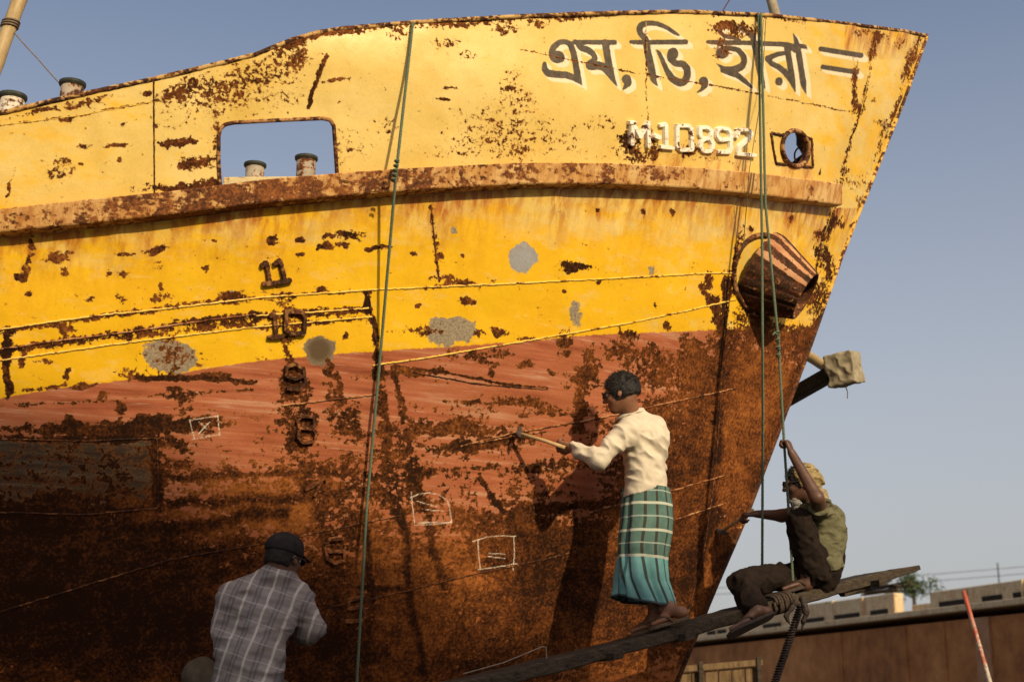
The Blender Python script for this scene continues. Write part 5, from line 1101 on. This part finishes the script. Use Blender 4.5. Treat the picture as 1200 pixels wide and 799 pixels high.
def barge():
    z0 = 3.35; A = atz(np.array(1200.), np.array(708.), z0); B = atz(np.array(812.), np.array(752.), z0); T = unit(B - A); Nn = unit(np.cross(T, (0, 0, 1)))
    if Nn[1] > 0: Nn = -Nn
    root = empty('barge', (float(A[0]), float(A[1]), 0), 'long rusty brown barge side with tan bulwark pieces, blurred at lower right', 'barge')
    a, b = A - T*14, B + T*16; c = (a + b)/2; L = np.linalg.norm(b - a)/2
    MB().frame_box(c*[1, 1, 0] + [0, 0, z0/2 - .1] - Nn*3.0, T*L, Nn*3.0, (0, 0, z0/2 - .05)).build('hull', M_BG, root)
    MB().frame_box(c*[1, 1, 0] + [0, 0, z0 + .06] - Nn*2.9, T*(L + .02), Nn*3.02, (0, 0, .062)).build('deck_edge', M_TAN, root, bevel=.02)
    def along(u):   # where the photo column u meets the deck edge
        v = np.interp(u, [812, 1200], [745, 700]); r = ray(np.array(float(u)), np.array(float(v))); k = np.linalg.solve(np.stack([r[:2], -T[:2]], 1), (A - CAM)[:2]); return k[1]
    def hz(u, px): v = np.interp(u, [812, 1200], [745, 700]); p = A + T*along(u); return px / FPX * p[1]
    for u0, u1, px, off in ((1079, 1330, 23, .0), (1041, 1077, 11, .35), (966, 1038, 24, .0), (858, 965, 23, .02), (780, 856, 20, 0), (846, 860, 33, .5)):
        s0, s1 = along(u0), along(u1) if u1 < 1210 else along(1205) - 8; p = A + T*(s0 + s1)/2; hh = hz(min(max((u0+u1)/2, 812), 1200), px)/2
        o = MB().frame_box(p*[1, 1, 0] + [0, 0, z0 + .125 + hh] - Nn*(.35 + off), T*abs(s1 - s0)/2, Nn*.12, (0, 0, hh)).build('bulwark_panel', M_TAN, root, bevel=.03)
        if px > 15:
            for k in np.arange(1.2, abs(s1 - s0) - .2, 3.6):
                q = A + T*(min(s0, s1) + k); MB().frame_box(q*[1, 1, 0] + [0, 0, z0 + .125 + hh] - Nn*(.21 + off), T*.022, Nn*.02, (0, 0, hh*.98)).build('stiffener', M_TAN, root)
    for u0, u1 in ((968, 997), (1010, 1030), (1090, 1120), (1140, 1163), (1176, 1204), (930, 955), (885, 905), (820, 842)):
        s0, s1 = along(u0), along(min(u1, 1200)); q = A + T*(s0 + s1)/2; MB().frame_box(q*[1, 1, 0] + [0, 0, z0 + .21] - Nn*(.225), T*abs(s1 - s0)/2, Nn*.012, (0, 0, .055)).build('freeing_port', M_SLOT, root)
    q = A + T*(along(1150)); MB().frame_box(q*[1, 1, 0] + [0, 0, 1.6] + Nn*.02, T*.22, Nn*.03, (0, 0, 1.6)).build('hull_doubler', rust_paint('doubler_steel', (.28, .13, .06), (.34, .18, .09), .35, .6), root)
    for u in (985, 1060, 1105): 
        q = A + T*along(u); MB().frame_box(q*[1, 1, 0] + [0, 0, 1.6] + Nn*.01, T*.012, Nn*.02, (0, 0, 1.6)).build('plate_seam', M_BG, root)
    # small things standing on it
    q = A + T*along(1090) - Nn*3.2; tag(MB().frame_box(q*[1, 1, 0] + [0, 0, z0 + .66], T*.22, Nn*.3, (0, 0, .30)).build('crate', simple('grey_crate_paint', (.10, .11, .13), (.16, .17, .19)), None, bevel=.02), 'small dark grey crate on the barge deck beside the white one', 'crate')
    q = A + T*(along(1090) - .95) - Nn*3.2; mb = MB().frame_box(q*[1, 1, 0] + [0, 0, z0 + .66], T*.60, Nn*.3, (0, 0, .30))
    for k in range(6): mb.frame_box(q*[1, 1, 0] + [0, 0, z0 + .66] + T*(k - 2.5)*.22 + Nn*.31, T*.02, Nn*.02, (0, 0, .30))
    tag(mb.build('crate', simple('white_crate_paint', (.38, .37, .35), (.5, .49, .46)), None), 'pale white ribbed crate on the barge deck', 'crate')
    mb = MB(); q = A + T*along(1000) - Nn*.6
    for k in range(7): mb.frame_box(q*[1, 1, 0] + T*random.uniform(-.2, .2) - Nn*random.uniform(0, .3) + [0, 0, z0 + .70 + .03*k], T*random.uniform(.5, 1.1) + np.array([0, 0, random.uniform(-.05, .05)]), Nn*.06, (0, 0, .014))
    tag(mb.build('scrap_pile', M_PLANK, None), 'low pile of loose scrap boards on the barge bulwark, under the plank tip', 'scrap')
barge()
def tree():
    c = at(1070, 692, 62); root = empty('tree', (c[0], c[1], 0), 'small round dark green tree top showing far behind the barge', 'tree')
    MB().tube(np.array([[c[0], c[1], 0], [c[0] + .1, c[1], c[2]*.5], [c[0], c[1], c[2] + .2]]), [.25, .18, .06], 8).build('trunk', simple('bark', (.06, .045, .03), (.12, .09, .06)), root)
    V = []; F = []
    rg = np.random.default_rng(3); cl = rg.normal(0, 1, (18, 3)) * [.30, .30, .24] + [c[0], c[1], c[2] + .15]
    for q in cl:
        for _ in range(70):
            p = q + rg.normal(0, .17, 3); a_, b_ = rg.normal(0, 1, 3), rg.normal(0, 1, 3); a_ = unit(a_)*.07; b_ = unit(np.cross(a_, b_))*.045; n = len(V); V += [p - a_, p + b_, p + a_, p - b_]; F.append([n, n+1, n+2, n+3])
    adopt(mesh_np('crown', V, F, simple('foliage', (.03, .05, .02), (.07, .10, .04)), None, False), root)
tree()
M_WD = simple('dark_wire', (.03, .03, .03), (.05, .05, .05))
for i, (v0, v1) in enumerate(((676, 655), (683, 664))):
    p, q = at(700, v0 + 18, 110), at(1500, v1 - 22, 90); rope('power_line', [p, q], .022, M_WD, ('upper' if i == 0 else 'lower') + ' faint power line crossing the sky above the barge', 'power line', 'power lines at right', 60, .5)
pp = at(1169, 661, 98); o = MB().tube(np.array([[pp[0], pp[1], 0], pp + [0, 0, .1]]), .05, 8).build('utility_pole', M_WD, None); tag(o, 'thin distant pole carrying the power lines behind the barge', 'pole')
# red and white marking pole
def mpole():
    a, b = at(1129, 692, 13.5), at(1160, 799, 13.2); e = b + (b - a)*((b[2])/(a[2] - b[2])); g = G('red_white_pole_paint'); P = g.P('Generated'); z = g.xyz(P)[2]; w = g.noise(g.P(), 9, 6, .7)
    c = g.mix(g.math('MULTIPLY', g.step(w, .44, .52), g.step(z, .93, .80)), (0.36, 0.06, 0.022), (0.40, 0.34, 0.26)); c = g.mix(g.step(g.noise(g.P(), 30, 5, .7), .55, .6), c, (.25, .09, .04)); m = g.done(c, .6)
    o = MB().tube(resample(np.array([a, b, e]), 24), .021, 10, True, .06).build('marking_pole', m, None, True); tag(o, 'thin leaning red and white pole in front of the barge', 'pole')
mpole()
def slat_panel():
    tl, tr = at(794, 784, 15.0), at(888, 776, 15.0); root = empty('slatted_panel', (tl[0], tl[1], 0), 'pale wooden slatted panel standing low before the barge, right of the stem', 'panel'); T = unit(tr - tl); L = np.linalg.norm(tr - tl)
    M1 = wood('pale_slat_wood', (.12, .075, .035), (.22, .145, .075), (4, 4, .6)); hh = (tl[2])/2
    for k in range(6):
        p = tl + T*L*(k + .5)/6; MB().frame_box([p[0], p[1], p[2]/2 - .02], T*(L/12 - .008), (0, .02, 0), (0, 0, p[2]/2 - .02)).build('slat', M1, root)
    MB().frame_box((tl + tr)/2 + [0, -.04, 0], T*(L/2 + .04), (0, .03, 0), (0, 0, .03)).build('top_rail', M1, root)
    for p in (tl, tl + T*L*.28, tr): MB().frame_box([p[0], p[1] - .07, p[2]/2 + .03], T*.022, (0, .025, 0), (0, 0, p[2]/2 + .03)).build('post', M_PLANK, root)
slat_panel()
# timbers and wrapped block sticking out behind the stem
def timbers():
    tag(MB().frame_box((at(900, 480, 10.75) + at(988, 430, 10.25))/2, (at(988, 430, 10.25) - at(900, 480, 10.75))/2, (0.02, .09, 0.0), (.0, 0, .055)).build('timber', M_PLANK, None, bevel=.012), 'dark squared timber sticking out past the stem, under the canvas block', 'timber')
    tag(MB().tube(resample(np.array([at(905, 392, 10.8), at(952, 420, 10.45), at(985, 441, 10.2)]), 12), .040, 12, True, .05).build('bamboo_pole', M_BAMB, None, True), 'short pale round pole beside the dark timber behind the stem', 'pole')
    root = empty('canvas_block', at(990, 455, 10.2), 'greyish canvas-wrapped block lashed on the timber beyond the stem', 'block'); c = at(989, 433, 10.16)
    X = unit(at(1004, 428, 10.1) - at(975, 434, 10.2)); Zz = unit(np.cross(X, (0, 1, .1))); Zz = Zz if Zz[2] > 0 else -Zz; Yy = np.cross(Zz, X); S = SDF(.0055)
    def bx(P):
        q = np.stack([np.abs((P - c) @ X) - .095, np.abs((P - c) @ Yy) - .10, np.abs((P - c) @ Zz) - .105], -1); return np.sqrt((np.maximum(q, 0)**2).sum(-1)) + np.minimum(q.max(-1), 0) - .012
    S._add(bx, c - .2, c + .2, .01); S.cone(c + X*.06 - Zz*.14 - Yy*.05, c + X*.03 - Zz*.02 - Yy*.05, .045, .045, .01, op='s'); S.warp(folds(9, .016, (1, 1, 1), 3))
    S.mesh('canvas', simple('grey_canvas', (.20, .17, .11), (.34, .29, .20), 14, .9, .5), root)
    MB().tube([c - Zz*.12 - Yy*.05, c - Zz*.17 - Yy*.05 + X*.01, c - Zz*.22 - Yy*.05], .004, 5).build('cord', M_WIRE, root)
timbers()
# bamboo and wires above the deck at the upper left, post at the bow
bm = at(11, 32, 7.5); bt = at(28, -14, 7.5); dr = unit(bt - bm); kn = [bm - dr*1.2 + dr*.12*i for i in range(40)]
o = MB().tube(np.array(kn), [.042 + .004*(i % 4 == 0) for i in range(40)], 12).build('bamboo_pole', M_BAMB, None, True); tag(o, 'thick leaning bamboo pole standing on deck at the upper left corner', 'pole')
o = MB(); 
for k in range(3): o.tube([bm + dr*.016*k + .048*np.array([math.cos(t), math.sin(t), 0]) for t in np.linspace(0, 6.3, 16)], .006, 5)
o = o.build('wire_tie', M_WIRE, None, True); tag(o, 'wire tie wound round the bamboo pole', 'wire')
rope('guy_wire', [bm, at(45, 68, 7.48), at(69, 97, 7.45)], .0042, M_WIRE, 'thin guy wire running from the bamboo to the brown bollard', 'wire', None, 40, .01)
rope('guy_wire', [bm + [0, 0, -.03], at(3, 72, 7.5), at(-12, 95, 7.5)], .0042, M_WIRE, 'thin guy wire running down leftwards from the bamboo', 'wire', None, 20)
pa = at(912, 30, 9.1); pb = at(900, -14, 9.1); o = MB().tube(resample(np.array([pa - (pb - pa)*1.5, pa, pb]), 14), .036, 12, True, .04).build('wooden_post', simple('grey_post_wood', (.22, .18, .12), (.34, .29, .21), 12, .8), None, True); tag(o, 'grey wooden post rising behind the bulwark right of the bow ropes', 'post')
rope('thin_cord', [at(842, 22, 8.6), at(850, 8, 8.6), at(860, -8, 8.6)], .004, simple('dark_red_cord', (.06, .015, .02), (.1, .03, .03)), 'short dark cord sticking up over the bulwark above the lettering', 'cord', None, 20)
rope('hanging_wire', [hull_at(np.array(895.), np.array(20.), .02), hull_at(np.array(886.), np.array(110.), .05), P3(878, 200, float(hull_at(np.array(878.), np.array(200.))[1]) - .2), hull_at(np.array(864.), np.array(292.), .05)], .0028, M_WIRE, 'thin rusty wire hanging over the bow left of the rope pair', 'wire', None, 60)
# staging plank that carries the squatting man
def staging():
    aL, aR, hL = feet3; z = float(min(aL[2], aR[2])) - .087; c = np.array([float((aL[0] + aR[0])/2), float(aL[1]) + .10, z - .03]); root = empty('staging', (c[0], c[1], 0), 'low timber staging below the frame carrying the squatting man', 'staging')
    for k in (-1, 1): MB().frame_box(c + [0, k*.13, 0], (1.3, 0, 0), (0, .12, 0), (0, 0, .025)).build('board', M_PLANK, root)
    for sx_ in (-1.1, 1.1):
        for sy_ in (-.2, .2): MB().frame_box([c[0] + sx_, c[1] + sy_, (z - .055)/2], (.04, 0, 0), (0, .04, 0), (0, 0, (z - .055)/2)).build('leg', M_PLANK, root)
staging()
# trestle under the low end of the sloping plank
def trestle():
    p = at(260, 862, 7.36); root = empty('trestle', (p[0], p[1], 0), 'timber trestle below the frame under the low end of the plank', 'trestle'); h_ = p[2] - .11
    q = PK0 + PKT*.55; 
    for s_ in (-1, 1): MB().tube(np.array([[q[0] + .3*s_, q[1] - .1, 0], [q[0] - .02*s_, q[1], q[2] - .12]]), .04, 8).build('leg', M_PLANK, root)
    MB().frame_box(q - [0, 0, .105], (.05, 0, 0), (0, .25, 0), (0, 0, .02)).build('bearer', M_PLANK, root)
trestle()

rope('slack_cord', [at(543, 789, 7.93), at(590, 776, 8.05), at(636, 757, 8.2), at(640, 758, 8.2), at(641, 779, 8.2)], .0032, simple('pale_cord', (.16, .13, .10), (.28, .24, .18)), 'pale slack cord strung just above the lower end of the plank', 'cord', None, 60)
